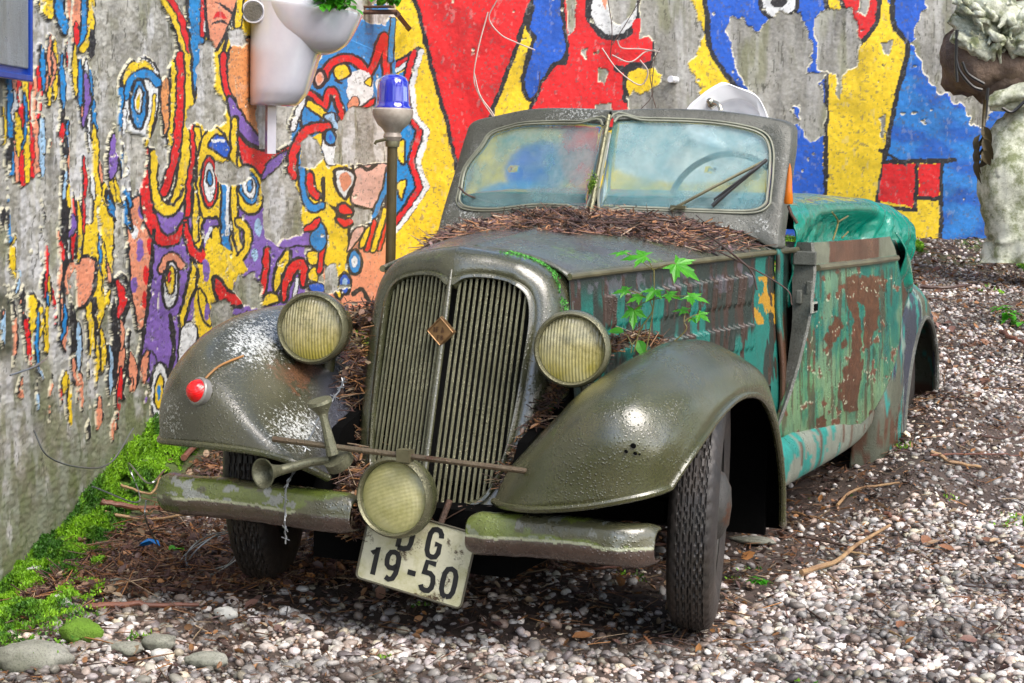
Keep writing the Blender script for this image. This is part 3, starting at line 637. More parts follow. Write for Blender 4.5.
def litter(x, y, z, leafshare=.5, ls=(.02, .055), ts=(.03, .12), tilt=.5, nrm=None, leafcol=None):
    n = len(x); k = RNG.random(n) < leafshare; out = []
    for sel, Vt, Ft in ((k, LEAFT, LEAFF), (~k, TW, TWF)):
        m = sel.sum(); P = np.stack([x[sel], y[sel], z[sel]], -1)
        if Vt is LEAFT: s = RNG.uniform(*ls, m); S = np.stack([s, s*RNG.uniform(.6, 1.2, m), s*RNG.uniform(.5, 2, m)], -1); R = rotm(m, tilt)
        else: s = ts[0]+(ts[1]-ts[0])*RNG.random(m)**2; S = np.stack([s, RNG.uniform(.0015, .0045, m), RNG.uniform(.0015, .004, m)], -1); R = rotm(m, tilt*.45)
        if nrm is not None: R = align(R, nrm[sel])
        V, F = instances(Vt, Ft, P, R, S, .04); c = LITC[RNG.integers(0, 8, m)]*RNG.uniform(.6, 1.4, (m, 1)); out.append((V, F, np.repeat(c, len(Vt), 0)))
    V = np.vstack([out[0][0], out[1][0]]); F = np.vstack([out[0][1], out[1][1]+len(out[0][0])]); C = np.vstack([out[0][2], out[1][2]]); return V, F, C
LITM = colmat('dead_leaf', .5, 150, .3, .002, .25)
l, d = scatter_ld(95000, -3.4, 4.2, 4.0, 12.0); ok = infrustum(l, d, .4); l, d = l[ok], d[ok]; xy = CAM[:2]+l[:, None]*RH+d[:, None]*FH; x, y = xy.T; t = l-(WL0+WLK*d)
w_ = .30+.7*sstep(.45, .62, fbm(x*1.4+3, y*1.4+3, 131, 4)); w_ = np.maximum(w_*.5, np.where(in_car(x, y), .8, 0)); w_ = np.maximum(w_, .9*sstep(-.1, -.5, x)*sstep(-1.0, -.5, y)*sstep(.1, .35, t))
w_ = np.maximum(w_, .9*sstep(9.2, 11.4, d)); w_ = np.maximum(w_, .75*sstep(7.5, 8.5, d)*(fbm(x*2+7, y*2+7, 139, 3) > .48)); w_ = np.maximum(w_, .9*((x > .5) & (x < 1.1) & (y > 1.2) & (y < 3.3)))
ok = (RNG.random(len(x)) < w_) & (t > .06) & (d < 11.95); x, y = x[ok], y[ok]
V, F, C = litter(x, y, height(x, y)+RNG.uniform(.004, .02, len(x)), .5, (.006, .034), (.012, .10))
d2 = RNG.uniform(4.9, 8.2, 30000); l2 = WL0+WLK*d2+RNG.uniform(.08, 1.7, 30000)*sstep(4.6, 5.6, d2)+.1; xy = CAM[:2]+l2[:, None]*RH+d2[:, None]*FH; x, y = xy.T; ok = (y > -.75) & (x < .55) & (RNG.random(len(x)) < .35+.65*sstep(.35, .6, fbm(x*3, y*3, 137, 3))); x, y = x[ok], y[ok]
lt, dt = scatter_ld(330, -.2, 3.6, 4.6, 11.6); xt = CAM[0]+lt*RH[0]+dt*FH[0]; yt = CAM[1]+lt*RH[1]+dt*FH[1]; okt = ~in_car(xt, yt); xt, yt = xt[okt], yt[okt]; nt0 = len(xt); st = .05+.24*RNG.random(nt0)**2; th = RNG.uniform(.003, .0075, nt0)
Vt_, Ft_ = instances(TW, TWF, np.stack([xt, yt, height(xt, yt)+.012], -1), rotm(nt0, .06), np.stack([st, th, th], -1), .06); Ct_ = np.repeat(np.array([[.34,.22,.11],[.16,.07,.04],[.07,.04,.03],[.26,.13,.07]])[RNG.integers(0, 4, nt0)], len(TW), 0); F = np.vstack([F, Ft_+len(V)]); V = np.vstack([V, Vt_]); C = np.vstack([C, Ct_])
lb, db = scatter_ld(1500, -1.0, 3.6, 4.4, 11.9); xb = CAM[0]+lb*RH[0]+db*FH[0]; yb_ = CAM[1]+lb*RH[1]+db*FH[1]; okb = (RNG.random(1500) < .25+.75*sstep(7, 9.5, db)); xb, yb_ = xb[okb], yb_[okb]; Vb_, Fb_, Cb_ = litter(xb, yb_, height(xb, yb_)+.016, 1.0, (.03, .065), (.02, .1), .45); F = np.vstack([F, Fb_+len(V)]); V = np.vstack([V, Vb_]); C = np.vstack([C, Cb_*1.3+np.array([.04,.01,.0])])
V2, F2, C2 = litter(x, y, height(x, y)+RNG.uniform(.006, .045, len(x)), .4, (.008, .042), (.02, .16), .7); F = np.vstack([F, F2+len(V)]); V = np.vstack([V, V2]); C = np.vstack([C, C2*1.15+np.array([.02,.006,.006])])
lit = kind(mk('leaf_litter', V, F, LITM, smooth=False), 'stuff'); setcol(lit, C)
# moss ------------------------------------------------------------------
MB_T = np.array([(-.35,0,0),(.35,0,0),(.12,0,.9),(-.1,.1,1.0)]); MB_F = np.array([(0,1,2),(0,2,3)])
def moss_at(x, y, z, smin, smax):
    n = len(x); s = RNG.uniform(smin, smax, n); S = np.stack([s, s, s*1.1], -1)
    V, F = instances(MB_T, MB_F, np.stack([x, y, z], -1), rotm(n, .55), S); b = fbm(x*14+5, y*14+5, 141, 3)
    b = sstep(.3, .7, b); c = np.array([.035, .13, .006])*(1-b[:, None])+np.array([.20, .42, .010])*b[:, None]; c = c*RNG.uniform(.6, 1.3, (n, 1)); return V, F, np.repeat(c, 4, 0)
d = RNG.uniform(4.2, 12, 330000); t = np.abs(RNG.normal(0, .15, len(d))); l = WL0+WLK*d+t; xy = CAM[:2]+l[:, None]*RH+d[:, None]*FH; x, y = xy.T
lim = np.interp(d, [4.2, 4.7, 5.2, 6.0, 8.5], [.52, .46, .27, .13, .20]); k = (fbm(x*5+9, y*5+9, 143, 4)*.5+.72)*lim; ok = (t < k) & (fbm(x*9, y*9, 145, 3) > .36); x, y, t = x[ok], y[ok], t[ok]
bump_ = .07*(sstep(.35, .65, fbm(x*13+8, y*13+8, 144, 3)))
p1 = moss_at(x, y, height(x, y)+bump_*.6, .004, .012)
l = RNG.uniform(0.6, 3.8, 60000); d = 12-np.abs(RNG.normal(0, .55, 60000)); xy = CAM[:2]+l[:, None]*RH+d[:, None]*FH; x, y = xy.T
ok = (fbm(x*2.6+9, y*2.6+9, 149, 3) > .53+.16*sstep(.2, 1.2, 12-d)) & (d < 11.97); x, y = x[ok], y[ok]; p2 = moss_at(x, y, height(x, y)+.01, .012, .026)
l, d = scatter_ld(90000, -1.5, 2.4, 4.2, 9); xy = CAM[:2]+l[:, None]*RH+d[:, None]*FH; x, y = xy.T; ok = (fbm(x*4+19, y*4+19, 151, 4) > .80); x, y = x[ok], y[ok]; p3 = moss_at(x, y, height(x, y)+.008, .006, .013)
# moss creeping up the foot of the side wall
d = RNG.uniform(4.6, 9, 26000); zz = np.abs(RNG.normal(0, .09, len(d))); ok = zz < (.06+.16*sstep(5.6, 6.4, d))*fbm(d*5, d*0+3, 155, 4); d, zz = d[ok], zz[ok]; l = WL0+WLK*d+.012; xy = CAM[:2]+l[:, None]*RH+d[:, None]*FH
p4 = moss_at(xy[:, 0], xy[:, 1], height(xy[:, 0], xy[:, 1])+zz, .006, .013)
Vs, Fs, Cl, o_ = [], [], [], 0
for V, F, c in (p1, p2, p3, p4): Vs.append(V); Fs.append(F+o_); Cl.append(c); o_ += len(V)
N_ = NT('moss_green'); N_.set(Base_Color=N_.attr(), Roughness=.6); MOSSM = N_.m
moss = kind(mk('moss', np.vstack(Vs), np.vstack(Fs), MOSSM, smooth=False), 'stuff'); setcol(moss, np.vstack(Cl))
# ------------------------------------------------------------------ car
OL = paint('olive_paint', (.075,.075,.036), (.045,.048,.022), rust_t=.70, moss_t=.60, rough=(.16,.42), coat=.7)
OLF = paint('olive_fender_paint', (.070,.070,.036), (.042,.042,.022), attr_scuff=True, coat=.7, rust_t=.74, rough=(.12,.34))
OLR = paint('olive_fender_green', (.075,.072,.026), (.046,.056,.014), rust_t=.74, moss_t=.64, rough=(.13,.34), coat=.65)
GRN = paint('weathered_grey_paint', (.13,.135,.115), (.07,.072,.06), rust_t=.64, scuff_t=.52, moss_t=.66, rough=(.2,.5))
CHR = paint('grille_metal', (.26,.25,.16), (.14,.14,.08), rust_t=.74, moss_t=.68, rough=(.15,.35), metal=.5, dirt=.7)
TRIM = simple('dull_trim_metal', (.24,.22,.13), .32, .5, .5, 80, .3, .002)
RUST = paint('brown_rust', (.13,.055,.03), (.06,.035,.025), rough=(.5,.8))
BUMP = paint('bumper_moss_chrome', (.10,.105,.05), (.045,.045,.03), rust_t=.62, moss_t=.50, scuff_t=.66, rough=(.15,.45), metal=.25)
BUMPC = paint('bumper_paint', (0,0,0), (.05,.04,.03), usecol=True, rough=(.12,.4), coat=.6, dirt=.6)
DARK = simple('black_underside_shade', (.003,.003,.003), 1.0, Specular_IOR_Level=.05)  # near-black tone, paints in the shade under and inside the body
RUB = paint('old_rubber', (.026,.026,.028), (.060,.046,.038), moss_t=.72, rough=(.3,.6), drops=.1)
car = thing('vintage_car', 'derelict olive and turquoise vintage convertible with round headlights, covered in leaves and rust', 'car')
def mir(G): H = np.array(G, float).copy(); H[..., 0] *= -1; return H
# --- front fenders
def paintcar(o, G, fn, base):
    V = np.asarray(G).reshape(-1, 3); m = Painter(V, .8, base); fn(m); setcol(o, m.C); return m
FR = [
 [(.705,-.42,.445),(.735,-.355,.52),(.742,-.25,.572),(.745,-.12,.612),(.745,.05,.636),(.745,.20,.630),(.745,.34,.592),(.745,.46,.510),(.742,.555,.360),(.735,.60,.19)],
 [(.69,-.46,.44),(.725,-.395,.535),(.735,-.28,.607),(.738,-.13,.655),(.738,.05,.682),(.738,.215,.674),(.738,.37,.632),(.738,.50,.540),(.738,.60,.375),(.735,.645,.175)],
 [(.645,-.505,.43),(.69,-.465,.565),(.70,-.35,.672),(.70,-.19,.738),(.70,.02,.765),(.70,.225,.755),(.70,.40,.700),(.705,.545,.590),(.715,.645,.40),(.72,.70,.165)],
 [(.55,-.535,.415),(.60,-.515,.60),(.61,-.41,.728),(.61,-.23,.798),(.61,-.01,.824),(.61,.215,.808),(.62,.41,.738),(.64,.57,.610),(.665,.67,.40),(.685,.72,.165)],
 [(.43,-.53,.405),(.47,-.51,.585),(.485,-.40,.690),(.49,-.22,.755),(.50,.01,.785),(.505,.23,.765),(.525,.42,.690),(.545,.57,.560),(.575,.67,.38),(.60,.72,.165)],
 [(.31,-.475,.395),(.335,-.43,.50),(.365,-.32,.585),(.385,-.16,.645),(.40,.02,.685),(.425,.22,.665),(.46,.40,.590),(.49,.55,.470),(.52,.65,.35),(.55,.71,.165)],
 [(.235,-.37,.385),(.245,-.31,.45),(.26,-.22,.50),(.275,-.10,.55),(.29,.05,.60),(.32,.22,.58),(.36,.38,.50),(.40,.52,.40),(.45,.62,.30),(.50,.70,.165)]]
G = loft(FR, 90, 60)
G[..., 2] -= .045*sstep(.62, .80, G[..., 2])
fw_ = sstep(.28, .0, np.linspace(0, 1, 90))[:, None]*sstep(.35, .70, G[..., 0]); G[..., 2] += .022*fw_; G[..., 1] += .05*sstep(.72, 1, np.linspace(0, 1, 90))[:, None]
G[..., 1] += .009*(fbm(G[..., 0]*5+3, G[..., 2]*5+G[..., 1]*3, 281, 3)-.5); G[..., 2] += .008*(fbm(G[..., 0]*6+8, G[..., 1]*5, 282, 3)-.5)*sstep(.0, .2, np.linspace(0, 1, 90))[:, None]
fr_ = surf('front_fender', G, OLR, car, .012, flip=False); fr_['label'] = 'glossy olive front fender on the driver side, with a tall arch over the tyre'
FL = [[list(p) for p in r] for r in FR]
for k_, (p0, p1) in enumerate((((.713,-.40,.477),(.728,-.355,.52)),((.70,-.43,.478),(.716,-.395,.545)),((.655,-.475,.482),(.683,-.445,.585)),((.50,-.53,.490),(.58,-.50,.635)),((.345,-.535,.486),(.45,-.50,.615)),((.235,-.52,.462),(.33,-.43,.53)),((.185,-.45,.42),(.245,-.31,.46)))): FL[k_][0] = list(p0); FL[k_][1] = list(p1)
FL[3][2] = [.60,-.405,.735]
G2 = mir(loft(FL, 90, 60)); G2[..., 2] -= .012*sstep(.62, .80, G2[..., 2]); u = np.linspace(0, 1, 90)[:, None]; v = np.linspace(0, 1, 60)[None]
G2[..., 1] += .05*sstep(.72, 1, u); G2[..., 2] -= .012*np.exp(-((u-.30)/.08)**2-((v-.70)/.10)**2)   # a dent
G2[..., 1] += .009*(fbm(G2[..., 0]*5+13, G2[..., 2]*5+G2[..., 1]*3, 283, 3)-.5); G2[..., 2] += .008*(fbm(G2[..., 0]*6+18, G2[..., 1]*5, 284, 3)-.5)*sstep(.0, .2, u)
fl_ = surf('front_fender', G2, OLF, car, .012, flip=True); fl_['label'] = 'olive front fender beside the wall, scuffed white with a rusty crease'
for s, lab in ((1, 0), (-1, 0)):   # rolled rim round the wheel opening
    b = MB(); g_ = G if s > 0 else G2; b.tube(np.vstack([g_[0, ::-1][:-1:2], g_[::2, 0]]), .009, 8)
    b.build('rim_roll', OLR, fr_ if s > 0 else fl_)
m_ = MB()
for px, py, r in ((632,445,.006),(634,450,.004),(627,452,.004),(641,452,.002)):
    p = ony(px, py, -.47); p = G.reshape(-1, 3)[np.argmin(np.hypot(*(project(G.reshape(-1, 3))-[px, py]).T))]; m_.lathe([(r, -.004), (r*1.0, .006)], p, (.1, -1, .3), 10)
m_.build('bolt_hole', DARK, fr_)
for o_ in (fr_, fl_): o_.data.materials.append(DARK); o_.modifiers['thickness'].material_offset = 1; o_.modifiers['thickness'].material_offset_rim = 0  # fender inner faces coloured black for the shade in the arch
mv = G2.reshape(-1, 3); mp_ = project(mv); ga = lambda cx, cy, rx, ry: np.exp(-((mp_[:, 0]-cx)/rx)**2-((mp_[:, 1]-cy)/ry)**2)
setcol(fl_, np.stack([np.clip(ga(256,340,36,28)+.8*ga(300,430,40,26)+.6*ga(172,420,14,30)+.12, 0, 1), ga(296,372,34,26), sstep(300, 335, mp_[:, 0])*sstep(350,380,mp_[:, 1])], 1), 'Mask')
# --- inner wells and closing plates, blackened so that the wheels sit in the dark
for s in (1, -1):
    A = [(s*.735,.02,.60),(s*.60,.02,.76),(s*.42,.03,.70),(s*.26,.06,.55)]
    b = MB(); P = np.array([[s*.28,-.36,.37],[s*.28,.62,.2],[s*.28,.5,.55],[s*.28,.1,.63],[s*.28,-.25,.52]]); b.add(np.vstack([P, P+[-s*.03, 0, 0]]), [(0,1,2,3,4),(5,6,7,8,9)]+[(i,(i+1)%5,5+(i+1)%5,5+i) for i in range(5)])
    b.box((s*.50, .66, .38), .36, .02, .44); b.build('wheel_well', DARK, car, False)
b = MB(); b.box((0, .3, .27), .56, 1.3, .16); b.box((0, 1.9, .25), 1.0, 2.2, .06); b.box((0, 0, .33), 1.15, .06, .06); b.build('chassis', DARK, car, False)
# --- grille shell
SH = [(0,1.003),(.10,.990),(.185,.968),(.236,.934),(.262,.885),(.270,.82),(.268,.71),(.262,.60),(.254,.50),(.236,.40),(.20,.335),(.12,.30),(0,.285)]
OP = [(.014,.893),(.034,.916),(.085,.921),(.145,.912),(.188,.882),(.203,.82),(.201,.70),(.197,.60),(.188,.50),(.172,.42),(.140,.365),(.075,.345),(.016,.34)]
def sy(x, z): return -.055-.185*(1-z)**1.0/.65-.055*np.exp(-(x/.11)**2)*.9+.10*np.maximum(0, np.abs(x)-.17)/.1*.5
def shell(s):
    O = cr(SH, 72); I = cr(OP, 72); rows = []
    back = np.stack([O[:, 0]*1.03+.006*(O[:,0]>0), np.full(72, .05), O[:, 1]], 1); rows.append(back)
    rows.append(np.stack([O[:, 0]*1.01, sy(O[:, 0], O[:, 1])+.075, O[:, 1]], 1))
    rows.append(np.stack([O[:, 0]*1.0, sy(O[:, 0], O[:, 1])+.03, O[:, 1]], 1))
    for f, dy in ((.06, .012), (.16, .0), (.35, -.006), (.6, -.004), (.70, .0), (.76, -.008), (.88, -.008), (.94, 0), (1.0, .012)):
        P = O*(1-f)+I*f; rows.append(np.stack([P[:, 0], sy(P[:, 0], P[:, 1])+dy, P[:, 1]], 1))
    rows.append(np.stack([I[:, 0], sy(I[:, 0], I[:, 1])+.05, I[:, 1]], 1))
    G = np.stack(rows, 1); G[..., 0] *= s; return G
gs = MB()
for s in (1, -1):
    G_ = shell(s); F = gridf(*G_.shape[:2]); gs.add(G_.reshape(-1, 3), F if s > 0 else F[:, ::-1])
Ra, Rb = shell(1), shell(-1)
for e_ in (0, -1):
    V_ = np.vstack([Ra[e_], Rb[e_]]); n_ = len(Ra[e_]); gs.add(V_, [(i, i+1, n_+i+1, n_+i) for i in range(2, n_-1)])
gso = gs.build('grille_shell', OL, car, True, 50)
gb = MB()
for s in (1, -1):
    I = cr(OP, 300)
    for i in range(13):
        x = .0215+i*.01415; sel = I[np.abs(I[:, 0]-x) < .006]
        top = sel[:, 1].max(); bot = sel[:, 1].min(); z = np.linspace(bot-.01, top+.01, 24)
        gb.tube(np.stack([np.full(24, s*x), sy(x, z)+.012, z], 1), .0042, 6)
gb.build('grille_bars', CHR, gso)
b = MB(); z = np.linspace(.33, .945, 30); b.tube(np.stack([z*0, sy(0, z)-.004, z], 1), np.interp(z, [.33,.86,.945],[.0095,.0085,.004]), 10); b.build('center_rib', OL, gso)
b = MB(); b.box((0, .0, .62), .44, .012, .56); b.build('radiator', simple('radiator_core', (.012,.011,.009), .8, 0, .3, 300, .8, .01), gso)
# badge
BR = simple('old_brass', (.45,.27,.13), .35, .8, .6, 120, .4, .002); z0 = .785; yb = float(sy(0, z0))-.022
b = MB(); k = .040; b.add([(0,yb,z0+k*1.0),(k,yb,z0),(0,yb,z0-k),(-k,yb,z0)]+[(0,yb+.012,z0+k),(k,yb+.012,z0),(0,yb+.012,z0-k),(-k,yb+.012,z0)], [(3,2,1,0),(0,1,5,4),(1,2,6,5),(2,3,7,6),(3,0,4,7)])
P = [(0,yb-.002,z0+k*.9),(k*.9,yb-.002,z0),(0,yb-.002,z0-k*.9),(-k*.9,yb-.002,z0),(0,yb-.002,z0+k*.9)]; b.tube(P, .0018, 6)
bdg = b.build('badge', BR, car, False)
GLY = {'I':[[(.2,0),(.2,1)]], 'F':[[(0,0),(0,1),(.6,1)],[(0,.52),(.5,.52)]], 'A':[[(0,0),(.3,1),(.6,0)],[(.12,.35),(.48,.35)]],
 'D':[[(0,0),(0,1),(.3,1),(.52,.93),(.6,.75),(.6,.25),(.52,.07),(.3,0),(0,0)]],
 'G':[[(.58,.74),(.56,.86),(.46,.97),(.3,1),(.12,.96),(.02,.8),(0,.5),(.02,.2),(.12,.04),(.3,0),(.48,.04),(.58,.2),(.58,.48),(.34,.48)]],
 '1':[[(.08,.74),(.34,1),(.34,0)]], '9':[[(.1,.06),(.28,0),(.46,.07),(.56,.28),(.58,.6),(.56,.85),(.45,.97),(.29,1),(.12,.96),(.02,.82),(.01,.65),(.05,.5),(.18,.42),(.38,.43),(.56,.55)]],
 '-':[[(.1,.46),(.5,.46)]], '5':[[(.55,1),(.1,1),(.06,.56),(.2,.63),(.36,.63),(.52,.54),(.58,.36),(.56,.16),(.44,.03),(.26,0),(.1,.04),(.02,.16)]],
 '0':[[(.3,0),(.12,.05),(.02,.22),(0,.5),(.02,.78),(.12,.95),(.3,1),(.48,.95),(.58,.78),(.6,.5),(.58,.22),(.48,.05),(.3,0)]],
 '8':[[(.3,.53),(.1,.62),(.06,.8),(.16,.97),(.3,1),(.44,.97),(.54,.8),(.5,.62),(.3,.53),(.08,.44),(.0,.24),(.1,.05),(.3,0),(.5,.05),(.6,.24),(.52,.44),(.3,.53)]]}
def glyphs(b, text, o, X, Z, h, wdt, adv, nrm, th):
    """flat stroke lettering in the plane (X, Z); o = lower left of the first glyph"""
    o = np.asarray(o, float)
    for ch in text:
        for st in GLY.get(ch, []):
            P = np.array(st)*[h*.78, h]; n = len(P); T = np.gradient(P, axis=0); T /= np.linalg.norm(T, axis=1)[:, None]+1e-9
            Nn = np.stack([-T[:, 1], T[:, 0]], 1)*wdt/2
            if n > 2 and not np.allclose(P[0], P[-1]): pass
            A = P+Nn; B = P-Nn
            W = lambda q, e: o+q[:, :1]*X+q[:, 1:]*Z+nrm*e
            V = np.vstack([W(A, th), W(B, th), W(A, 0), W(B, 0)])
            F = []
            for i in range(n-1): F += [(i, i+1, n+i+1, n+i), (2*n+i, i, i+1, 2*n+i+1)[::-1], (3*n+i, n+i, n+i+1, 3*n+i+1)]
            b.add(V, F)
        o = o+X*adv.get(ch, adv['*'])
b = MB(); glyphs(b, 'IFA', (-.0205, yb-.0015, z0-.003), np.array([1., 0, 0]), np.array([0, 0, 1.]), .014, .003, {'*': .0145, 'I': .009}, np.array([0, -1., 0]), .002)
glyphs(b, 'F8', (-.0085, yb-.0015, z0-.022), np.array([1., 0, 0]), np.array([0, 0, 1.]), .011, .0022, {'*': .010}, np.array([0, -1., 0]), .002)
b.build('badge_lettering', simple('dark_brass', (.16,.09,.05), .5, .6), bdg, False)
# --- hood
def hood_sec(t):   # t 0 front .. 1 back: half section, from centre crease to the side molding
    y = .03+t*1.08; hw = .272+.30*t**1.05; zm = .930+.045*t; zt = 1.0+.085*t
    s = np.linspace(0, 1, 22); x = s*hw; z = zm+(zt-zm)*(1-s**2.1)**.75; z[0] += .006; return np.stack([x, np.full(22, y), z], 1)
HG = np.stack([hood_sec(t) for t in np.linspace(0, 1, 40)], 0)
Hf = np.concatenate([mir(HG)[:, ::-1][:, :-1], HG], 1); hood = surf('hood', Hf, paint('hood_paint', (.10,.12,.075), (.07,.05,.06), rust_t=.68, moss_t=.58, scuff_t=.62, rough=(.14,.4), coat=.35), car, .006, offset=-1, flip=True)
def hood_z(x, y):
    t = np.clip((y-.03)/1.08, 0, 1); hw = .272+.30*t**1.05; zm = .930+.045*t; zt = 1.0+.085*t; s = np.clip(np.abs(x)/hw, 0, 1); return zm+(zt-zm)*np.maximum(0, 1-s**2.1)**.75
def side_x(t, z): # hood side, slightly wider at the bottom
    return .272+.30*t**1.05+.03*np.clip((.93-z)/.4, 0, 1)
def hood_side(s):
    nt, nz = 460, 120; t = np.linspace(0, 1.0, nt)[:, None]; zz = np.linspace(0, 1, nz)[None]; z = (.930+.045*t)*(1-zz)+.42*zz; y = .035+t*1.075
    x = side_x(t, z)+0*zz; rel = np.zeros((nt, nz)); Y = y+0*zz
    for z1, z0_ in ((.885, .795), (.735, .655)):
        zt_, zb_ = z1+.05*(t-.3), z0_+.05*(t-.3); inr = sstep(0, .008, zt_-z)*sstep(-.010, .004, z-zb_); ph = (Y-.20)/.0285; inb = (Y > .20) & (Y < .97)
        fr = ph-np.floor(ph); rel += inb*inr*(.020*np.sin(np.clip(fr/.75, 0, 1)*np.pi)**.6)*(1-.55*np.clip((zt_-z)/.09, 0, 1))
    return np.stack([s*(x+rel), Y, z+0*x], -1)
def side_paint(m):
    V = m.V_; n = fbm(V[:, 1]*60, V[:, 2]*5, 201, 4); n2 = fbm(V[:, 1]*14, V[:, 2]*4, 202, 4); n3 = fbm(V[:, 1]*35, V[:, 2]*30, 204, 4)
    m.C[:] = np.array([.022,.034,.028]); k = sstep(.46, .56, n2)*sstep(.92, .82, V[:, 2]); m.C = m.C*(1-k[:, None])+k[:, None]*np.array([.006,.16,.13])
    k = (n > .585)[:, None]*1.; m.C = m.C*(1-k)+k*np.array([.050,.028,.020])
    k = ((n3 > .62) & (V[:, 2] > .86))[:, None]*.45; m.C = m.C*(1-k*.7)+.7*k*np.array([.20,.18,.23])
    m.C[(V[:, 1] > .98) & (n2 > .4)] = np.array([.012,.16,.13]); k = (V[:, 1] > .98) & (n3 > .60) & (V[:, 2] > .75) & (V[:, 2] < .9); m.C[k] = [.45,.24,.02]
PCOL = paint('peeling_body_paint', (0,0,0), (.05,.035,.02), usecol=True, streak=True, rough=(.2,.5), drops=.4, dirt=.35)
for s in (1, -1):
    Gs = hood_side(s); o = surf('hood_side', Gs, PCOL, car, flip=(s < 0)); mm = Painter(Gs.reshape(-1, 3)); mm.V_ = Gs.reshape(-1, 3); side_paint(mm); setcol(o, mm.C)
    b = MB(); t = np.linspace(0, 1.12, 30); P = np.stack([s*(.276+.30*t**1.05), .03+t*1.08, .930+.045*t], 1); b.tube(P, .0095, 10); b.build('hood_molding', TRIM, car)
# --- cowl and body sides
def body_side(s):
    rails = []
    for y, xt, xb in ((1.10,.577,.60),(1.16,.578,.595),(1.30,.572,.585),(1.6,.60,.60),(2.0,.70,.69),(2.35,.715,.70),(2.8,.69,.66),(3.2,.60,.57),(3.45,.42,.40),(3.52,0,0)):
        top = .985 if y < 2.3 else .985-.10*((y-2.3)/1.2)**1.5
        rails.append([(xt-.012,y,top),(xt,y,top-.03),(xt+(.02 if y > 1.5 else .004),y,.80),(xb+(.02 if y > 1.5 else .004),y,.6),(xb,y,.42),(xb-.05,y,.30)])
    G = loft(rails, 40, 90); G[..., 0] *= s; return G
def bodypaint(m):
    V = m.V_; n = fbm(V[:, 1]*40, V[:, 2]*4, 211, 4); n2 = fbm(V[:, 1]*6, V[:, 2]*4, 212, 4)
    m.C[:] = np.array([.012,.17,.14]); m.C[n > .6] = [.05,.05,.04]; k = (n2 > .56); m.C[k] = [.09,.04,.02]; k = (V[:, 1] < 1.2) & (n > .56) & (V[:, 2] > .7) & (V[:, 2] < .92); m.C[k] = [.03,.14,.11]; m.C *= (.6+.7*n)[:, None]; m.C[(V[:, 1] > 1.14) & (V[:, 1] < 1.6)] *= .12  # last step darkens the body behind the door jamb, a painted shaded gap
for s in (1, -1):
    Gs = body_side(s); o = surf('body_side', Gs, PCOL, car, .015, flip=(s > 0)); mm = Painter(Gs.reshape(-1, 3)); mm.V_ = Gs.reshape(-1, 3); bodypaint(mm); setcol(o, mm.C)
# cowl top under the screen
CG = np.stack([np.stack([x:=np.linspace(-1, 1, 40)*(.572+.04*(t)), np.full(40, 1.085+.13*t), 1.0+.085-.115*np.abs(np.linspace(-1, 1, 40))**2.2+.004], 1) for t in np.linspace(0, 1, 8)], 0)
surf('cowl', CG, GRN, car, .006)
b = MB(); b.box((0, 1.17, .75), 1.1, .02, .55); b.build('dashboard', DARK, car, False)
# --- windscreen
def wy(x, z): return .995+.24*np.abs(x)+.50*(z-1.10)*(1-.2*np.abs(x))
# the frame outlines are half shapes (x, z)
WO = [(0,1.418),(.12,1.425),(.30,1.424),(.46,1.408),(.565,1.385),(.586,1.33),(.588,1.22),(.588,1.12),(.588,1.03),(.58,.985),(.45,1.035),(.25,1.062),(.12,1.07),(0,1.075)]
WI = [(.018,1.378),(.12,1.385),(.30,1.382),(.42,1.368),(.49,1.345),(.520,1.30),(.530,1.23),(.533,1.16),(.530,1.125),(.49,1.104),(.38,1.102),(.22,1.104),(.10,1.106),(.018,1.108)]
def ring(s, A, B, depths, fs):
    rows = []
    for f, dy in zip(fs, depths):
        P = A*(1-f)+B*f; rows.append(np.stack([P[:, 0], wy(P[:, 0], P[:, 1])+dy, P[:, 1]], 1))
    G = np.stack(rows, 1); G[..., 0] *= s; return G
WIL = [(x*(1-.07*(x > .3)*(z > 1.25)-.02*(x > .3)), z-(.012 if z > 1.2 else .016*(x > .3))) for x, z in WI]
WOL = [(x*(1-.055*sstep(1.0, 1.35, z)*(x > .3)), z-.006*(x > .4)) for x, z in WO]
wf = MB()
for s in (1, -1):
    A_ = cr(WO if s > 0 else WOL, 90); B_ = cr(WI if s > 0 else WIL, 90); G_ = ring(s, A_, B_, (.07, .02, .0, -.006, -.006, 0, .02), (0, 0, .04, .15, .8, .92, 1.0)); F = gridf(*G_.shape[:2]); wf.add(G_.reshape(-1, 3), F if s > 0 else F[:, ::-1])
    G_ = ring(s, A_, B_, (.07, .035, .02), (0, .8, 1.0)); F = gridf(*G_.shape[:2]); wf.add(G_.reshape(-1, 3), F if s < 0 else F[:, ::-1])
wfo = wf.build('windscreen_frame', GRN, car, True, 45)
N = NT('fogged_glass'); nt = N.t
gl = N.n('BsdfPrincipled'); fog = N.rng(N.noise(5, 6, .65), .34, .66, .25, .75)
gl.inputs['Base Color'].default_value = (.82, .97, .97, 1); gl.inputs['Roughness'].default_value = .10; gl.inputs['IOR'].default_value = 1.12; gl.inputs['Transmission Weight'].default_value = 1
df = N.n('BsdfPrincipled'); N.l(N.mix(N.rng(N.noise(11, 9, .75), .38, .64), (.28,.40,.40), (.10,.27,.31)), df.inputs['Base Color']); df.inputs['Roughness'].default_value = .12
N.l(N.bump(N.noise(160, 4), .15, .002), df.inputs['Normal'])
mx = N.n('MixShader'); N.l(fog, mx.inputs[0]); N.l(gl.outputs[0], mx.inputs[1]); N.l(df.outputs[0], mx.inputs[2]); N.l(mx.outputs[0], N.out.inputs[0]); GLASS = N.m
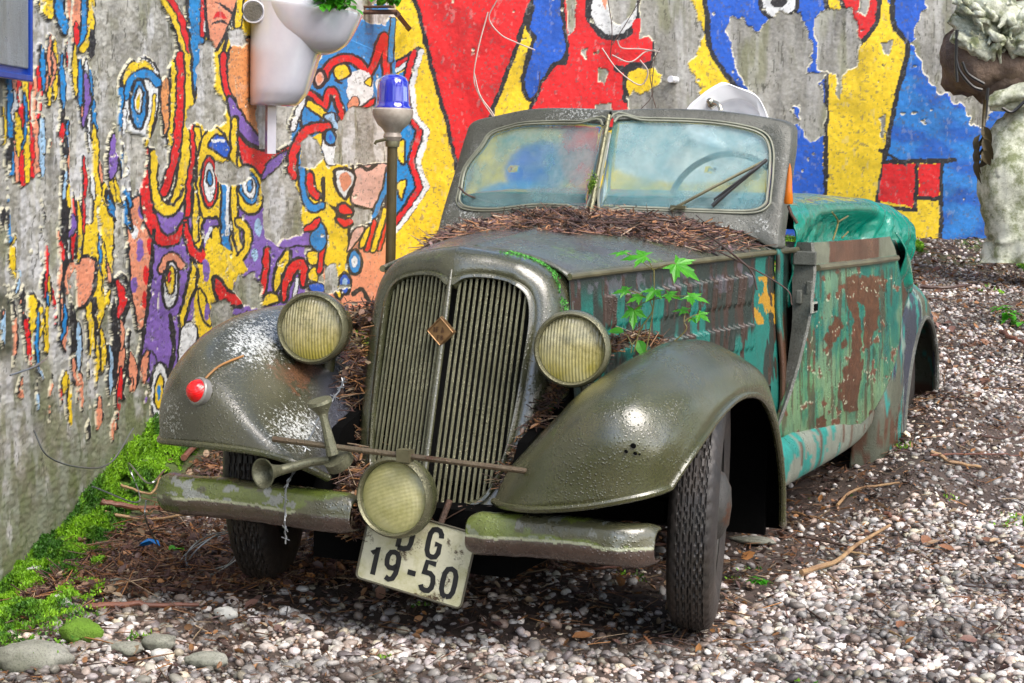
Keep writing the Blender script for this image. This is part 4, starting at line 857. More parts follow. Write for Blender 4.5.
for s in (1, -1):
    I = cr(WI if s > 0 else WIL, 60); c = I.mean(0); rows = []
    for f in np.linspace(1.02, 0, 12):
        P = c+(I-c)*f; rows.append(np.stack([P[:, 0], wy(P[:, 0], P[:, 1])+.009, P[:, 1]], 1))
    Gg = np.stack(rows, 0); Gg[..., 0] *= s; F = gridf(12, 60, False, True)
    mk('windscreen_glass', Gg.reshape(-1, 3), F if s < 0 else F[:, ::-1], GLASS, wfo).modifiers.new('t', 'SOLIDIFY').thickness = .004
    W0 = WI if s > 0 else WIL; b = MB(); P = cr(W0, 80, True); b.tube(np.stack([P[:, 0]*s, wy(P[:, 0], P[:, 1])-.008, P[:, 1]], 1), .0045, 6)
    c2 = np.array(W0).mean(0); P = cr(c2+(np.array(W0)-c2)*1.055, 80, True); b.tube(np.stack([P[:, 0]*s, wy(P[:, 0], P[:, 1])-.006, P[:, 1]], 1), .0035, 6); b.build('glass_gasket', simple('gasket', (.30,.31,.24), .45, .2), wfo)
b = MB(); z = np.linspace(1.08, 1.40, 14); b.tube(np.stack([z*0, wy(0, z)-.012, z], 1), .008, 8); b.build('center_post', CHR, wfo)
b = MB(); 
def wipe(p0, p1, r, ex=-.016): 
    P = []
    for t in np.linspace(0, 1, 9):
        q = np.array(p0)*(1-t)+np.array(p1)*t; P.append([q[0], wy(q[0], q[1])+ex-.012*math.sin(t*math.pi), q[1]])
    return P
def wpx(px, py):   # point of the screen plane seen at a pixel
    y = 1.12
    for _ in range(30): p = ony(px, py, y); y = float(wy(p[0], p[2]))
    return (p[0], p[2])
b.tube(wipe(wpx(672, 210), wpx(766, 161), 0), .0055, 6); b.box((*[wpx(680,207)[0]], wy(*wpx(680,207))-.02, wpx(680,207)[1]), .05, .012, .010); b.build('wiper_arm', TRIM, car)
b = MB(); b.tube(wipe(wpx(714, 206), wpx(768, 160), 0, -.02), .007, 6); b.tube(wipe(wpx(716, 200), wpx(762, 166), 0, -.028), .004, 6); b.build('wiper_blade', simple('black_rubber', (.03,.03,.03), .4), car)
# orange arm indicator and its hanging wire on the pillar
p = onx(789, 186, .625); b = MB(); b.lathe([(.001,.070),(.006,.050),(.011,-.01),(.015,-.050),(.012,-.056)], p, (0, 0, 1), 12)
N = NT('orange_lens'); N.set(Base_Color=(.62,.16,.01), Roughness=.2, Subsurface_Weight=.0); b.build('turn_signal', N.m, car)
b = MB(); b.tube([p+[0,0,-.06], p+[.01,0,-.085], p+[.02,0,-.10], p+[.03,0,-.115]], .005, 6, sm=12); b.build('signal_wire', RUST, car)
# steering wheel
b = MB(); t = np.linspace(0, 2*np.pi, 40); c = np.array([.30, 1.50, 1.10]); a = np.array([1, 0, 0.]); q = np.array([0, .35, .94]); b.tube(c+.20*np.cos(t)[:, None]*a+.20*np.sin(t)[:, None]*q, .011, 8, caps=False)
b.tube([c-.2*a, c+.2*a], .008); b.tube([c, c-.2*q], .008); b.tube([c, c+[0,-.3,-.12]], .018); b.build('steering_wheel', simple('dark_bakelite', (.05,.045,.04), .3), car)
# --- door, standing slightly open at its front edge
def door_surf(nu=150, nv=220):
    rails = []
    for z, yf, xf, yr, xr in ((1.005,1.245,.664,2.215,.738),(.96,1.24,.672,2.27,.748),(.90,1.225,.680,2.31,.757),(.80,1.19,.680,2.36,.765),(.68,1.155,.668,2.385,.766),(.56,1.115,.648,2.36,.760),(.45,1.07,.622,2.28,.742),(.38,1.05,.595,2.18,.722),(.335,1.12,.585,2.03,.700),(.315,1.26,.575,1.86,.675)):
        bul = .012; rails.append([(xf, yf, z), (xf*.66+xr*.34+bul, yf*.66+yr*.34, z), (xf*.33+xr*.67+bul, yf*.33+yr*.67, z), (xr, yr, z)])
    return loft(rails, nu, nv)
DG = door_surf(); TEAL = (.001,.17,.135); PAL = (.12,.32,.14)
def doorpaint(m):
    x, y = m.x0, m.y0; st = fbm(x/2.6, y/46, 221, 4); n = fbm(x/10, y/16, 222, 4); n4 = fbm(x/1.3, y/26, 224, 3)
    k = sstep(290, 400, y)*.75+sstep(.40, .62, st)*.45+(n-.5)*.9-.24; k = np.clip(k, 0, 1)[:, None]; m.C = np.array(TEAL)*(1-k)+np.array(PAL)*k
    k = sstep(.48, .66, fbm(x/12, y/40, 226, 4)+.12*sstep(330, 420, y))[:, None]; m.C = m.C*(1-k*.35)+k*.35*np.array([.36,.44,.24])
    m.C = m.C*(.72+.5*n4[:, None]); m.C[n4 > .70] *= .35
    br = (.105,.042,.018)
    s0 = m.x, m.y; m.x = m.x0+5*(fbm(x/4, y/8, 31)-.5)*1.6; m.y = m.y0+6*(fbm(x/4, y/6, 32)-.5)*1.6
    for P in ([(845,278),(852,274),(866,275),(884,276),(886,290),(880,286),(878,320),(872,345),(862,352),(866,310),(858,300),(862,360),(856,410),(846,412),(838,396),(844,370),(852,355),(853,320),(846,300)],
              [(834,318),(842,320),(838,338),(828,350),(824,340)],[(843,338),(848,342),(842,352)],[(822,412),(828,418),(824,432),(814,430),(816,420)],[(872,300),(878,292),(876,330),(870,332)],[(869,408),(876,420),(866,428)]):
        i = m._inpoly(np.asarray(P, float)); e = fbm(m.x0[i]/3, m.y0[i]/5, 227, 3)[:, None]; m.C[i] = np.array(br)*(.6+.9*e)
    m.x, m.y = s0
    vs = (fbm(x/3.2, y/60, 234, 4) > .635); m.C[vs] = m.C[vs]*.3+np.array([.075,.032,.014])*.7
    lip = (fbm(x/5, y/9, 230, 5)); k = (lip > .685) ; m.C[k] = [.16,.06,.03]; k = (lip > .672) & (lip <= .685); m.C[k] = [.55,.6,.42]
    z = m.V_[:, 2]
    k = z > .935; b2 = fbm(x/8, y/20, 223, 3)[:, None]; m.C[k] = (np.where(((x > 829+3*(b2[:, 0]-.5)) & (x < 879) & (y < 271) & (b2[:, 0] > .28))[:, None], np.array([[.11,.048,.026]]), np.array([[.16,.17,.12]]))*(.6+.8*b2))[k]
dp = Painter(DG.reshape(-1, 3)); dp.V_ = DG.reshape(-1, 3); doorpaint(dp)
DG[..., 0] += (.004*(fbm(dp.x0/5, dp.y0/40, 233, 3)-.5)).reshape(DG.shape[:2])
door = surf('door', DG, PCOL, car, .02, flip=False, offset=1); setcol(door, dp.C); door['label'] = 'turquoise door with peeling paint and brown rust, ajar at its front edge'
# jamb: the door's own front end face
fe = DG[0]; jam = MB(); n_ = len(fe); inn = fe+np.array([-.095, .02, 0])*np.interp(fe[:, 2], [.3,.55,1.], [.30,.55,1.])[:, None]; inn[:, 0] += np.interp(fe[:, 2], [.3, 1.0], [.03, 0])
Gj = np.stack([fe+[.002,-.002,0], fe+[-.006,-.008,.0], (fe+inn)/2+[0,-.006,0], inn], 1); jam.add(Gj.reshape(-1, 3), gridf(n_, 4)[:, ::-1])
jo = jam.build('door_jamb', GRN, door)
for zz, w2 in ((.955, .03),(.86,.012),(.83,.012)):
    b = MB()
    i = int(np.argmin(np.abs(fe[:, 2]-zz))); c = fe[i]+[-.03,-.006,0]
    if zz > .9: b.box(c+[-.0,-.006,0], .075, .014, .045)
    else: b.box(c+[.015*(1 if zz > .85 else -1),-.001,0], .02, .012, .045)
    bevel(b.build('hinge_plate', GRN, door, False), .004)
b = MB(); i = int(np.argmin(np.abs(fe[:, 2]-.925))); row = DG[:, i]; b.tube(row[::6]+[.006, 0, 0], .011, 8); b.build('belt_molding', TRIM, door)
p = DG.reshape(-1, 3)[np.argmin(np.hypot(*(project(DG.reshape(-1, 3))-[813, 307]).T))]; b = MB(); b.box(p+[.004,0,0], .006, .075, .034); 
ho = b.build('lock_plate', simple('pale_enamel', (.45,.46,.40), .5), door, False); b = MB(); b.box(p+[.008,.004,0], .006, .045, .022); b.build('lock_hole', DARK, ho, False)
k_ = DG[:, -1]; b = MB()
for i in range(4, 146, 2): q = k_[i]; hh = RNG.uniform(.008, .03); b.add([q+[.004,0,.012], q+[.004,.03,.012], q+[.002,.028*RNG.random()+.004,-hh], q+[.001,.004,-hh*RNG.random()]], [(0,1,2,3)])
b.build('rust_edge', RUST, door, False)
# --- sill
rails = []
for z, x in ((.375,.60),(.350,.628),(.30,.632),(.258,.625),(.245,.60)):
    rails.append([(x-.02,.80,z-.02),(x,.95,z-.005),(x+.012,1.3,z),(x+.03,1.7,z+.005),(x+.045,2.05,z+.02),(x+.04,2.3,z+.045)])
SG = loft(rails, 80, 30)
for s in (1, -1):
    Gs = SG.copy(); Gs[..., 0] *= s; o = surf('sill', Gs, PCOL, car, .02, flip=(s < 0)); V = Gs.reshape(-1, 3); n = fbm(V[:, 1]*14, V[:, 2]*6, 241, 4)[:, None]; n2 = fbm(V[:, 1]*50, V[:, 2]*5, 242, 3)[:, None]
    C = np.where(n+.25*sstep(1.1, 1.9, V[:, 1:2]) > .55, np.array([[.24,.27,.22]]), np.array([[.012,.28,.24]]))*(.7+.5*n2); C[(n2 > .66)[:, 0]] = [.12,.05,.03]; setcol(o, C)
# --- rear fenders
RR = [
 [(.752,2.60,.10),(.755,2.615,.30),(.758,2.68,.48),(.76,2.80,.60),(.76,2.96,.655),(.76,3.13,.63),(.76,3.28,.54),(.758,3.38,.42),(.755,3.42,.27)],
 [(.748,2.50,.10),(.752,2.52,.32),(.754,2.60,.53),(.752,2.76,.675),(.748,2.96,.74),(.742,3.17,.705),(.742,3.36,.59),(.745,3.455,.43),(.748,3.48,.26)],
 [(.735,2.40,.10),(.745,2.42,.34),(.745,2.51,.58),(.725,2.72,.745),(.69,2.96,.80),(.68,3.20,.765),(.69,3.40,.62),(.70,3.50,.44),(.71,3.53,.26)],
 [(.70,2.34,.10),(.71,2.35,.36),(.70,2.44,.60),(.65,2.68,.785),(.60,2.96,.84),(.58,3.22,.79),(.59,3.44,.63),(.61,3.54,.44),(.62,3.57,.26)],
 [(.60,2.32,.10),(.61,2.33,.36),(.58,2.42,.58),(.50,2.66,.74),(.45,2.96,.78),(.42,3.24,.72),(.43,3.46,.58),(.45,3.55,.42),(.46,3.58,.26)]]
RG = loft(RR, 70, 44); rfm = None
for s in (1, -1):
    Gs = RG.copy(); Gs[..., 0] *= s; o = surf('rear_fender', Gs, PCOL, car, .015, flip=(s < 0)); V = Gs.reshape(-1, 3)
    n = fbm(V[:, 1]*5, V[:, 2]*3, 251, 5)[:, None]; n2 = fbm(V[:, 1]*30+V[:, 0]*9, V[:, 2]*8, 252, 4)[:, None]; C = np.where(n > .50, np.array([[.11,.12,.085]]), np.array([[.035,.045,.075]]))
    C = np.where((n > .42) & (n < .455), np.array([[.25,.35,.30]]), C); C = np.where((V[:, 2:3] < .34) & (n2 > .42), np.array([[.10,.05,.03]]), C); C = np.where((n2 > .63), np.array([[.02,.22,.19]]), C); setcol(o, C*(.7+.5*n2))
    b = MB(); b.tube(cr(RR[0], 50)*[s, 1, 1], .010, 8); b.build('rim_roll', GRN, o)
b = MB(); b.box((.0, 3.0, .4), 1.1, .8, .5); b.build('rear_floor', DARK, car, False)
# --- folded turquoise top lying over the cabin
TG = simple('turquoise_vinyl', (.001,.15,.095), .14, 0, .35, 25, .5, .012, (.001,.24,.165), Coat_Weight=.5)
def top_cloth():
    rails = []
    for y, zt, xs, kk in ((1.24,1.125,.60,.0),(1.5,1.135,.625,.02),(1.9,1.14,.645,.055),(2.25,1.135,.665,.06),(2.40,1.13,.685,.01),(2.50,1.125,.70,-.02),(2.62,1.115,.71,-.03),(2.74,1.08,.69,-.02),(2.80,1.0,.64,0)):
        r = [(0,y,zt+.01),(xs*.55,y,zt+.008),(xs*.86,y,zt),(xs-.015,y,zt-.03),(xs-kk,y,zt-.08),(xs-kk*1.3,y,zt-.14),(xs-kk*.4+.005,y,zt-.22),(xs-.01,y,zt-.30),(xs-.04,y,zt-.36)]; rails.append(r)
    G = loft(rails, 90, 140); U = np.linspace(0, 1, 90)[:, None]; W = np.linspace(0, 1, 140)[None]
    f = fbm(W*26+U*4, U*5, 261, 3)-.5; side = sstep(.35, .5, U)
    G[..., 0] += side*.05*f; G[..., 2] += .018*f*(1-.4*side)
    G[..., 0] += side*.020*np.exp(-((W-.70-.08*U)/.012)**2)-side*.022*np.exp(-((W-.735-.06*U)/.012)**2)+side*.020*np.exp(-((W-.80)/.014)**2); return G
TGm = top_cloth(); tp = MB()
for s in (1, -1):
    Gs = TGm.copy(); Gs[..., 0] *= s; F = gridf(*Gs.shape[:2]); tp.add(Gs.reshape(-1, 3), F if s < 0 else F[:, ::-1])
to_ = tp.build('folded_top', TG, car, True, None); to_.modifiers.new('t', 'SOLIDIFY').thickness = .006
# loose tail of the top hanging behind the door
b = MB(); R_ = []
for t in np.linspace(0, 1, 14):
    y = 2.35+.30*t; R_.append([(.735+.01*math.sin(t*9), y, 1.02-.10*t),(.775-.02*t, y+.02, .95-.12*t),(.76+.012*math.sin(t*12), y+.02, .88-.10*t),(.74, y+.03, .82-.05*t)])
surf('top_tail', loft(R_, 24, 40), TG, to_, .006)
# --- wheels
def tyre_mesh(R=.332, W=.062, nt_=216, hist=0):
    prof = [(-.050,.200),(-.058,.225),(-.063,.26),(-.060,.295),(-.050,.318)]
    zs = np.linspace(-.042, .042, 29); tr = [(z, .332-.006*(abs(z)/.042)**3) for z in zs]; prof += tr; prof += [(.050,.318),(.060,.295),(.063,.26),(.058,.225),(.050,.200)]
    P = np.array(prof); A = np.arange(nt_)*2*np.pi/nt_; R_ = P[:, 1][None]+0*A[:, None]; Z = P[:, 0][None]+0*A[:, None]
    for i in range(5, 5+29):
        z = P[i, 0]
        for gz in (-.031,-.016,0,.016,.031):
            zz = gz+.0028*np.sign(np.sin(A*54)); R_[:, i] -= .007*(np.abs(z-zz) < .0022)
        if abs(z) > .037: R_[:, i] -= .005*((np.arange(nt_) % 4) == 0)
    return np.stack([Z, R_*np.sin(A)[:, None], R_*np.cos(A)[:, None]], -1)
def wheel(cx, cy, steer, s, camber=0):
    T = tyre_mesh(); c, q = math.cos(steer), math.sin(steer); Rz = np.array([[c,-q,0],[q,c,0],[0,0,1]]); cc, cq = math.cos(camber), math.sin(camber); Rz = Rz @ np.array([[cc,0,cq],[0,1,0],[-cq,0,cc]])
    ctr = np.array([cx, cy, .342]); b = MB(); prof = [(.001,.085),(.05,.080),(.085,.062),(.10,.034),(.135,.016),(.165,.020),(.185,.034),(.203,.045),(.205,.050)]
    b.lathe(prof, (0,0,0), (s, 0, 0), 48, False); b.lathe([(.205,-.05),(.19,-.03),(.1,-.02),(.001,-.02)], (0,0,0), (s,0,0), 32, False)
    V = np.concatenate(b.V) @ Rz.T+ctr; w_ = mk('wheel', V, b.F, paint('wheel_steel', (.06,.058,.055), (.035,.033,.03), rust_t=.6, rough=(.3,.6)) if 'wheel_steel' not in bpy.data.materials else bpy.data.materials['wheel_steel'], car, autosmooth=40)
    V = T.reshape(-1, 3) @ Rz.T+ctr; mk('tyre', V, gridf(T.shape[0], T.shape[1], True, False), RUB, w_, autosmooth=30)
wheel(.640, .08, rad(12), 1, rad(1)); wheel(-.655, .07, rad(17), -1, rad(-2)); wheel(.62, 3.0, 0, 1); wheel(-.62, 3.0, 0, -1)
# --- lamps
def lens_mat(name, a, b_, grid=False):
    N = NT(name); c = N.mix(N.rng(N.noise(22, 8, .75), .40, .62), a, b_)
    if not grid: c = N.mix(N.rng(N.noise(75, 8, .8), .50, .64, 0, .8), c, (.07,.065,.03))
    sx_ = N.n('SeparateXYZ'); N.l(N.co(), sx_.inputs[0]); c = N.mix(N.rng(sx_.outputs[2], .78, .70, 0, .75 if not grid else .0), c, (.38,.32,.03)); c = N.mix(N.rng(N.noise(6, 4), .45, .65, 0, .45), c, (.62,.60,.42))
    g = N.n('TexGradient'); 
    N.set(Base_Color=c, Roughness=.12, Coat_Weight=.6, Coat_Roughness=.05)
    if grid:
        wv = N.n('TexWave'); wv.inputs['Scale'].default_value = 95; wv.bands_direction = 'X'; N.l(N.co(), wv.inputs['Vector']); w2 = N.n('TexWave'); w2.inputs['Scale'].default_value = 95; w2.bands_direction = 'Z'; N.l(N.co(), w2.inputs['Vector'])
        N.l(N.bump(N.math('ADD', wv.outputs['Fac'], w2.outputs['Fac']), .5, .003), N.b.inputs['Normal'])
    else:
        wv = N.n('TexWave'); wv.inputs['Scale'].default_value = 38; wv.bands_direction = 'X'; N.l(N.co(), wv.inputs['Vector']); N.l(N.bump(wv.outputs['Fac'], .45, .005, N.bump(N.noise(60, 5), .3, .004)), N.b.inputs['Normal'])
    return N.m
def lamp(name, c, ax, r, depth, lens, label, parent=None, body=None):
    ax = np.asarray(ax, float); ax /= np.linalg.norm(ax); c = np.asarray(c); b = MB()
    b.lathe([(r*.86,.006),(r*.90,.016),(r*.97,.016),(r*1.02,.004),(r*1.03,-.010),(r*.98,-.020),(r*.975,-.03),(r*.95,-depth*.35),(r*.82,-depth*.65),(r*.5,-depth*.93),(.001,-depth)], c, ax, 56, False)
    h = b.build(name, body or OL, car, True, 50); h['label'] = label
    b = MB(); b.lathe([(.001,.022),(r*.3,.021),(r*.6,.017),(r*.8,.011),(r*.89,.006)], c, ax, 48, False); b.build('lens', lens, h)
    b = MB(); b.lathe([(r*.88,.004),(r*.885,.020),(r*.93,.026),(r*.985,.020),(r*1.015,.008),(r*1.02,-.002)], c, ax, 56, False); b.build('rim', CHR, h); return h
# lens centres measured from the photo
cR = ony(572, 349, -.185); cL = ony(313, 328, -.185)
HL = lens_mat('cloudy_yellow_lens', (.42,.37,.20), (.24,.22,.09)); HLR = lens_mat('stained_lens', (.40,.36,.17), (.13,.12,.05)); FL_ = lens_mat('ribbed_yellow_lens', (.55,.52,.22), (.40,.38,.14), True)
lamp('headlight', cR, (.18,-1,.03), .097, .17, HLR, 'headlight with blotchy dark and yellow stained lens, driver side')
lamp('headlight', cL, (.18,-1,.05), .097, .17, HL, 'headlight with cloudy even yellow lens, nearest the side wall')
for c, s in ((cR, 1), (cL, -1)): b = MB(); b.tube([c+[0,.10,-.06], c+[s*.01,.11,-.14], c+[s*.02,.11,-.20]], [.02,.016,.03], 12); b.build('lamp_stalk', OL, car)
cF = ony(396, 497, -.46); cF[2] -= .0
lf = lamp('fog_lamp', cF, (-.02,-1,.05), .102, .10, FL_, 'large round fog lamp with ribbed yellow lens in front of grille', body=paint('fog_lamp_metal', (.20,.205,.11), (.11,.12,.05), rust_t=.7, moss_t=.64, rough=(.15,.35), metal=.4))
bs, be = ony(273, 439, -.57), ony(549, 474, -.46); b = MB(); b.tube([bs, bs*.5+be*.5, be], .0075, 10, sm=12); b.tube([be+[-.004,0,0], be+[.008,0,0]], .012, 10); b.tube([be, be+[.02,.1,-.02]], .006, 8); bar = b.build('badge_bar', paint('rusty_bar', (.16,.13,.08), (.09,.05,.03), rust_t=.58, rough=(.3,.5), metal=.3), car)
pc = bs*.5+be*.5; pc = ony(405, 457, float(bs[1]+(be[1]-bs[1])*.48)); b = MB(); b.box(pc+[0,0,.004], .034, .03, .03); b.tube([pc, cF+[.02,.04,.09]], .012, 8); b.build('lamp_clamp', TRIM, lf)
# --- horns
HRN = paint('horn_metal', (.20,.20,.13), (.10,.10,.06), moss_t=.66, rust_t=.72, rough=(.2,.45), metal=.4)
ht = ony(270, 472, -.62); hb = ony(330, 460, -.54); ax = ht-hb; L = np.linalg.norm(ax); b = MB(); fx = np.array([-.28,-1,-.02]); fx /= np.linalg.norm(fx); b.tube([hb, hb*.5+(ht-fx*.07)*.5+[0,.0,.004], ht-fx*.045, ht-fx*.02], [.010,.011,.013,.015], 14, sm=14); b.lathe([(.014,-.03),(.017,-.012),(.026,.012),(.037,.022),(.038,.025),(.034,.024),(.022,.010),(.012,-.01),(.001,-.014)], ht, fx, 28, False)
b.lathe([(.001,.014),(.036,.012),(.037,-.012),(.001,-.016)], hb+[.018,.01,.0], (-.25,-.6,.75), 24, False); b.tube([hb+[.0,0,.012], ony(330,446,-.55)], .010, 8)
horn = b.build('horn', HRN, car); horn['label'] = 'small trumpet horn with round bell, hanging from the bar'
t1, t2 = ony(320, 403, -.56), ony(333, 455, -.55); b = MB(); b.tube([t1, t1*.6+t2*.4, t2], [.012,.010,.016], 10, sm=10); b.lathe([(.001,.006),(.03,.008),(.032,0),(.012,-.03),(.010,-.04)], t1+[0,0,.0], (-.2,-.25,1), 24, False)
b.build('horn', HRN, car)['label'] = 'second horn standing upright on the bar, its bell turned up'
# --- bumpers
def bumper(s, lab):
    prof = [tuple(q) for q in cr([(.02,.046),(-.010,.046),(-.024,.036),(-.030,.018),(-.032,.002),(-.034,-.012),(-.031,-.028),(-.018,-.043),(.02,-.048)], 34)]   # (y, z)
    A = np.linspace(0, 1, 240); i0, i1, zc = ((.207, .672, .315) if s > 0 else (.112, .70, .330)); P = np.stack([i0+(i1-i0)*A, -.455+.0*A+.055*np.clip((A-.8)/.2, 0, 1)**2+.015*np.clip((.12-A)/.12, 0, 1), zc+.012*np.sin(A*2.6)], 1)
    k = np.minimum(1, .72+.28*np.sqrt(np.clip(np.minimum(A, 1-A)/.05, 0, 1)))
    V = np.array([[(p[0], p[1]+y, p[2]+z*kk) for y, z in prof] for p, kk in zip(P, k)])
    V += (fbm(V[..., 0]*30+5, V[..., 2]*30, 271, 3)[..., None]-.5)*np.array([0, .004, .004]); V[..., 0] *= s
    o = surf('bumper', V, BUMPC, car, .006, flip=(s < 0)); o['label'] = lab
    Vv = V.reshape(-1, 3); dz = (Vv[:, 2]-np.repeat(P[:, 2], len(prof)))+.016*(fbm(Vv[:, 0]*22, Vv[:, 2]*6, 272, 4)-.5); nn_ = fbm(Vv[:, 0]*9, Vv[:, 2]*25, 273, 4)[:, None]
    Cb = np.where(nn_ > .5, np.array([[.13,.17,.03]]), np.array([[.10,.10,.05]]))*(.6+.8*nn_); lo = (dz < -.004)[:, None]; Cb = np.where(lo, np.array([[.060,.036,.026]])*(.5+nn_), Cb); Cb = np.where((np.abs(dz+.003) < .0035)[:, None] & (nn_ > .42), np.array([[.36,.38,.24]]), Cb)
    k_ = ((fbm(Vv[:, 0]*26, Vv[:, 2]*40, 274, 4) > .67) & (dz > .0))[:, None]*(1. if s < 0 else .5); Cb = Cb*(1-k_)+k_*np.array([.30,.32,.30]); setcol(o, Cb)
    b = MB(); b.box((s*.4, -.36, .30), .05, .18, .03); b.build('bracket', DARK, o, False); return o
bumper(1, 'mossy bumper half under the driver side fender'); bumper(-1, 'peeling mossy bumper half beneath the trumpet horn')
# --- licence plate
yp = -.415; BLp, BRp, TRp = ony(356, 577, yp), ony(461, 609, yp), ony(484, 536, yp+.02); X = BRp-BLp; pw = np.linalg.norm(X); X = X/pw; Z = TRp-BRp; Z = Z-X*np.dot(Z, X); ph = np.linalg.norm(Z); Z = Z/ph; Nn = np.cross(X, Z)
if Nn[1] > 0: Nn = -Nn
N = NT('plate_enamel'); c = N.mix(N.rng(N.noise(9, 7, .72), .44, .68, 0, .85), (.62,.60,.44), (.33,.32,.10)); c = N.mix(N.rng(N.noise(13, 9, .8), .55, .61), c, (.07,.045,.025)); N.set(Base_Color=c, Roughness=.35); N.l(N.bump(N.noise(50,5), .3, .003), N.b.inputs['Normal']); PLM = N.m
def plq(u_, v_, e=0): return BLp+X*u_+Z*v_+Nn*e
r = .014; out = []
for cx, cy, a0 in ((pw-r, r, -90), (pw-r, ph-r, 0), (r, ph-r, 90), (r, r, 180)):
    for k in range(6): a = rad(a0+k*18); out.append((cx+r*math.cos(a), cy+r*math.sin(a)))
nn = len(out); b = MB(); b.add([plq(u_, v_, .002) for u_, v_ in out]+[plq(u_, v_, -.003) for u_, v_ in out], [tuple(range(nn)), tuple(range(nn, 2*nn))[::-1]]+[(i, (i+1) % nn, nn+(i+1) % nn, nn+i)[::-1] for i in range(nn)])
plate = b.build('license_plate', PLM, car, False); plate['label'] = 'tilted cream licence plate reading DG 19-50'
b = MB(); b.tube([plq(u_, v_, .003) for u_, v_ in out+[out[0]]], .003, 6); b.build('plate_edge', simple('plate_rim', (.10,.09,.06), .5), plate)
b = MB(); h = ph*.37; X_ = X
glyphs(b, '19-50', plq(pw*.085, ph*.10, .002), X, Z, h, h*.19, {'*': pw*.192, '1': pw*.165, '-': pw*.155}, Nn, .0012)
glyphs(b, 'DG', plq(pw*.32, ph*.545, .002), X, Z, h, h*.19, {'*': pw*.265}, Nn, .0012)
b.build('plate_lettering', simple('black_enamel', (.02,.02,.022), .35), plate, False)
for k_ in (.35, .65): b = MB(); b.tube([plq(pw*k_, ph, -.004), plq(pw*k_, ph*1.3, -.03)], .008); b.build('plate_hanger', RUST, plate)
# --- red marker lamp and its stain
rf = G2.reshape(-1, 3); k = np.argmin(np.hypot(*(project(rf)-[197, 386]).T)-0*rf[:, 0]); 
cand = np.nonzero(np.hypot(*(project(rf)-[198, 387]).T) < 5)[0]; k = cand[np.argmin(rf[cand] @ AX[2])]; p = rf[k]; ax = np.array([-.35,-.88,.25])
b = MB(); b.lathe([(.036,-.012),(.037,.006),(.034,.010),(.030,.010)], p, ax, 30, False); rb = b.build('marker_lamp', simple('grey_ring', (.38,.37,.35), .35, .4), car)
b = MB(); b.lathe([(.001,.036),(.010,.035),(.020,.029),(.028,.018),(.031,.008)], p, ax, 30, False); N = NT('red_lens'); wv = N.n('TexWave'); wv.wave_type = 'RINGS'; wv.inputs['Scale'].default_value = 60; N.l(N.co(), wv.inputs['Vector']); N.set(Base_Color=(.75,.008,.01), Roughness=.12, Coat_Weight=.5); N.l(N.bump(wv.outputs['Fac'], .25, .002), N.b.inputs['Normal']); b.build('red_lens', N.m, rb)
b = MB(); Q = []
for px, py in ((206,377),(214,370),(224,364),(234,360),(246,356)):
    c_ = np.nonzero(np.hypot(*(project(rf)-[px, py]).T) < 5)[0]; q = rf[c_[np.argmin(rf[c_] @ AX[2])]]; Q.append(q+[0,-.006,.004])
b.tube(Q, .003, 6, sm=16); b.build('bent_stem', simple('dry_orange_stem', (.42,.20,.06), .6), rb)
# ------------------------------------------------------------------ things around the car
def wallL(px, py, off=0):
    """point of the side wall seen at a pixel, pushed off the wall by off metres"""
    r = ray(px, py); rl = r[0]*RH[0]+r[1]*RH[1]; rd = r[0]*FH[0]+r[1]*FH[1]; k = WL0/(rl-WLK*rd); return CAM+r*k+nL*off
def wallB(px, py, off=0): return atd(px, py, WALLD-off)
def leafmesh(b, base, dirv, up, L, W, fold=.15, droop=.25, n=6):
    d = np.asarray(dirv, float); d /= np.linalg.norm(d); up = np.asarray(up, float); s = np.cross(d, up); s /= np.linalg.norm(s); up = np.cross(s, d)
    t = np.linspace(0, 1, n); w_ = W*np.sin(np.pi*t**.8)**.8*.5; c = np.asarray(base)+d*(t*L)[:, None]-up*(droop*L*t**2)[:, None]
    A = c+s*w_[:, None]+up*(fold*w_)[:, None]; B = c-s*w_[:, None]+up*(fold*w_)[:, None]
    V = np.vstack([A, c, B]); F = [(i, i+1, n+i+1, n+i) for i in range(n-1)]+[(n+i, n+i+1, 2*n+i+1, 2*n+i) for i in range(n-1)]; b.add(V, F)
def leafM(name, a, b_):
    N = NT(name); N.set(Base_Color=N.mix(N.rng(N.noise(40, 4), .35, .65), a, b_), Roughness=.35, Subsurface_Weight=0.0); N.l(N.bump(N.noise(90, 4), .25, .002), N.b.inputs['Normal'])
    tr = N.n('BsdfTranslucent'); N.l(N.mix(.5, a, b_), tr.inputs[0]); mx = N.n('MixShader'); mx.inputs[0].default_value = .4; N.l(N.b.outputs[0], mx.inputs[1]); N.l(tr.outputs[0], mx.inputs[2]); N.l(mx.outputs[0], N.out.inputs[0]); return N.m
LG = leafM('fresh_leaf', (.12,.50,.03), (.06,.33,.02)); STEM = simple('thin_stem', (.20,.17,.05), .5); TWIG = simple('wet_twig', (.09,.045,.03), .4, col2=(.05,.03,.025)); STK = simple('peeled_stick', (.42,.27,.13), .5, col2=(.20,.11,.06), nscale=12); STKR = simple('red_brown_stick', (.22,.085,.05), .45, col2=(.11,.05,.035))
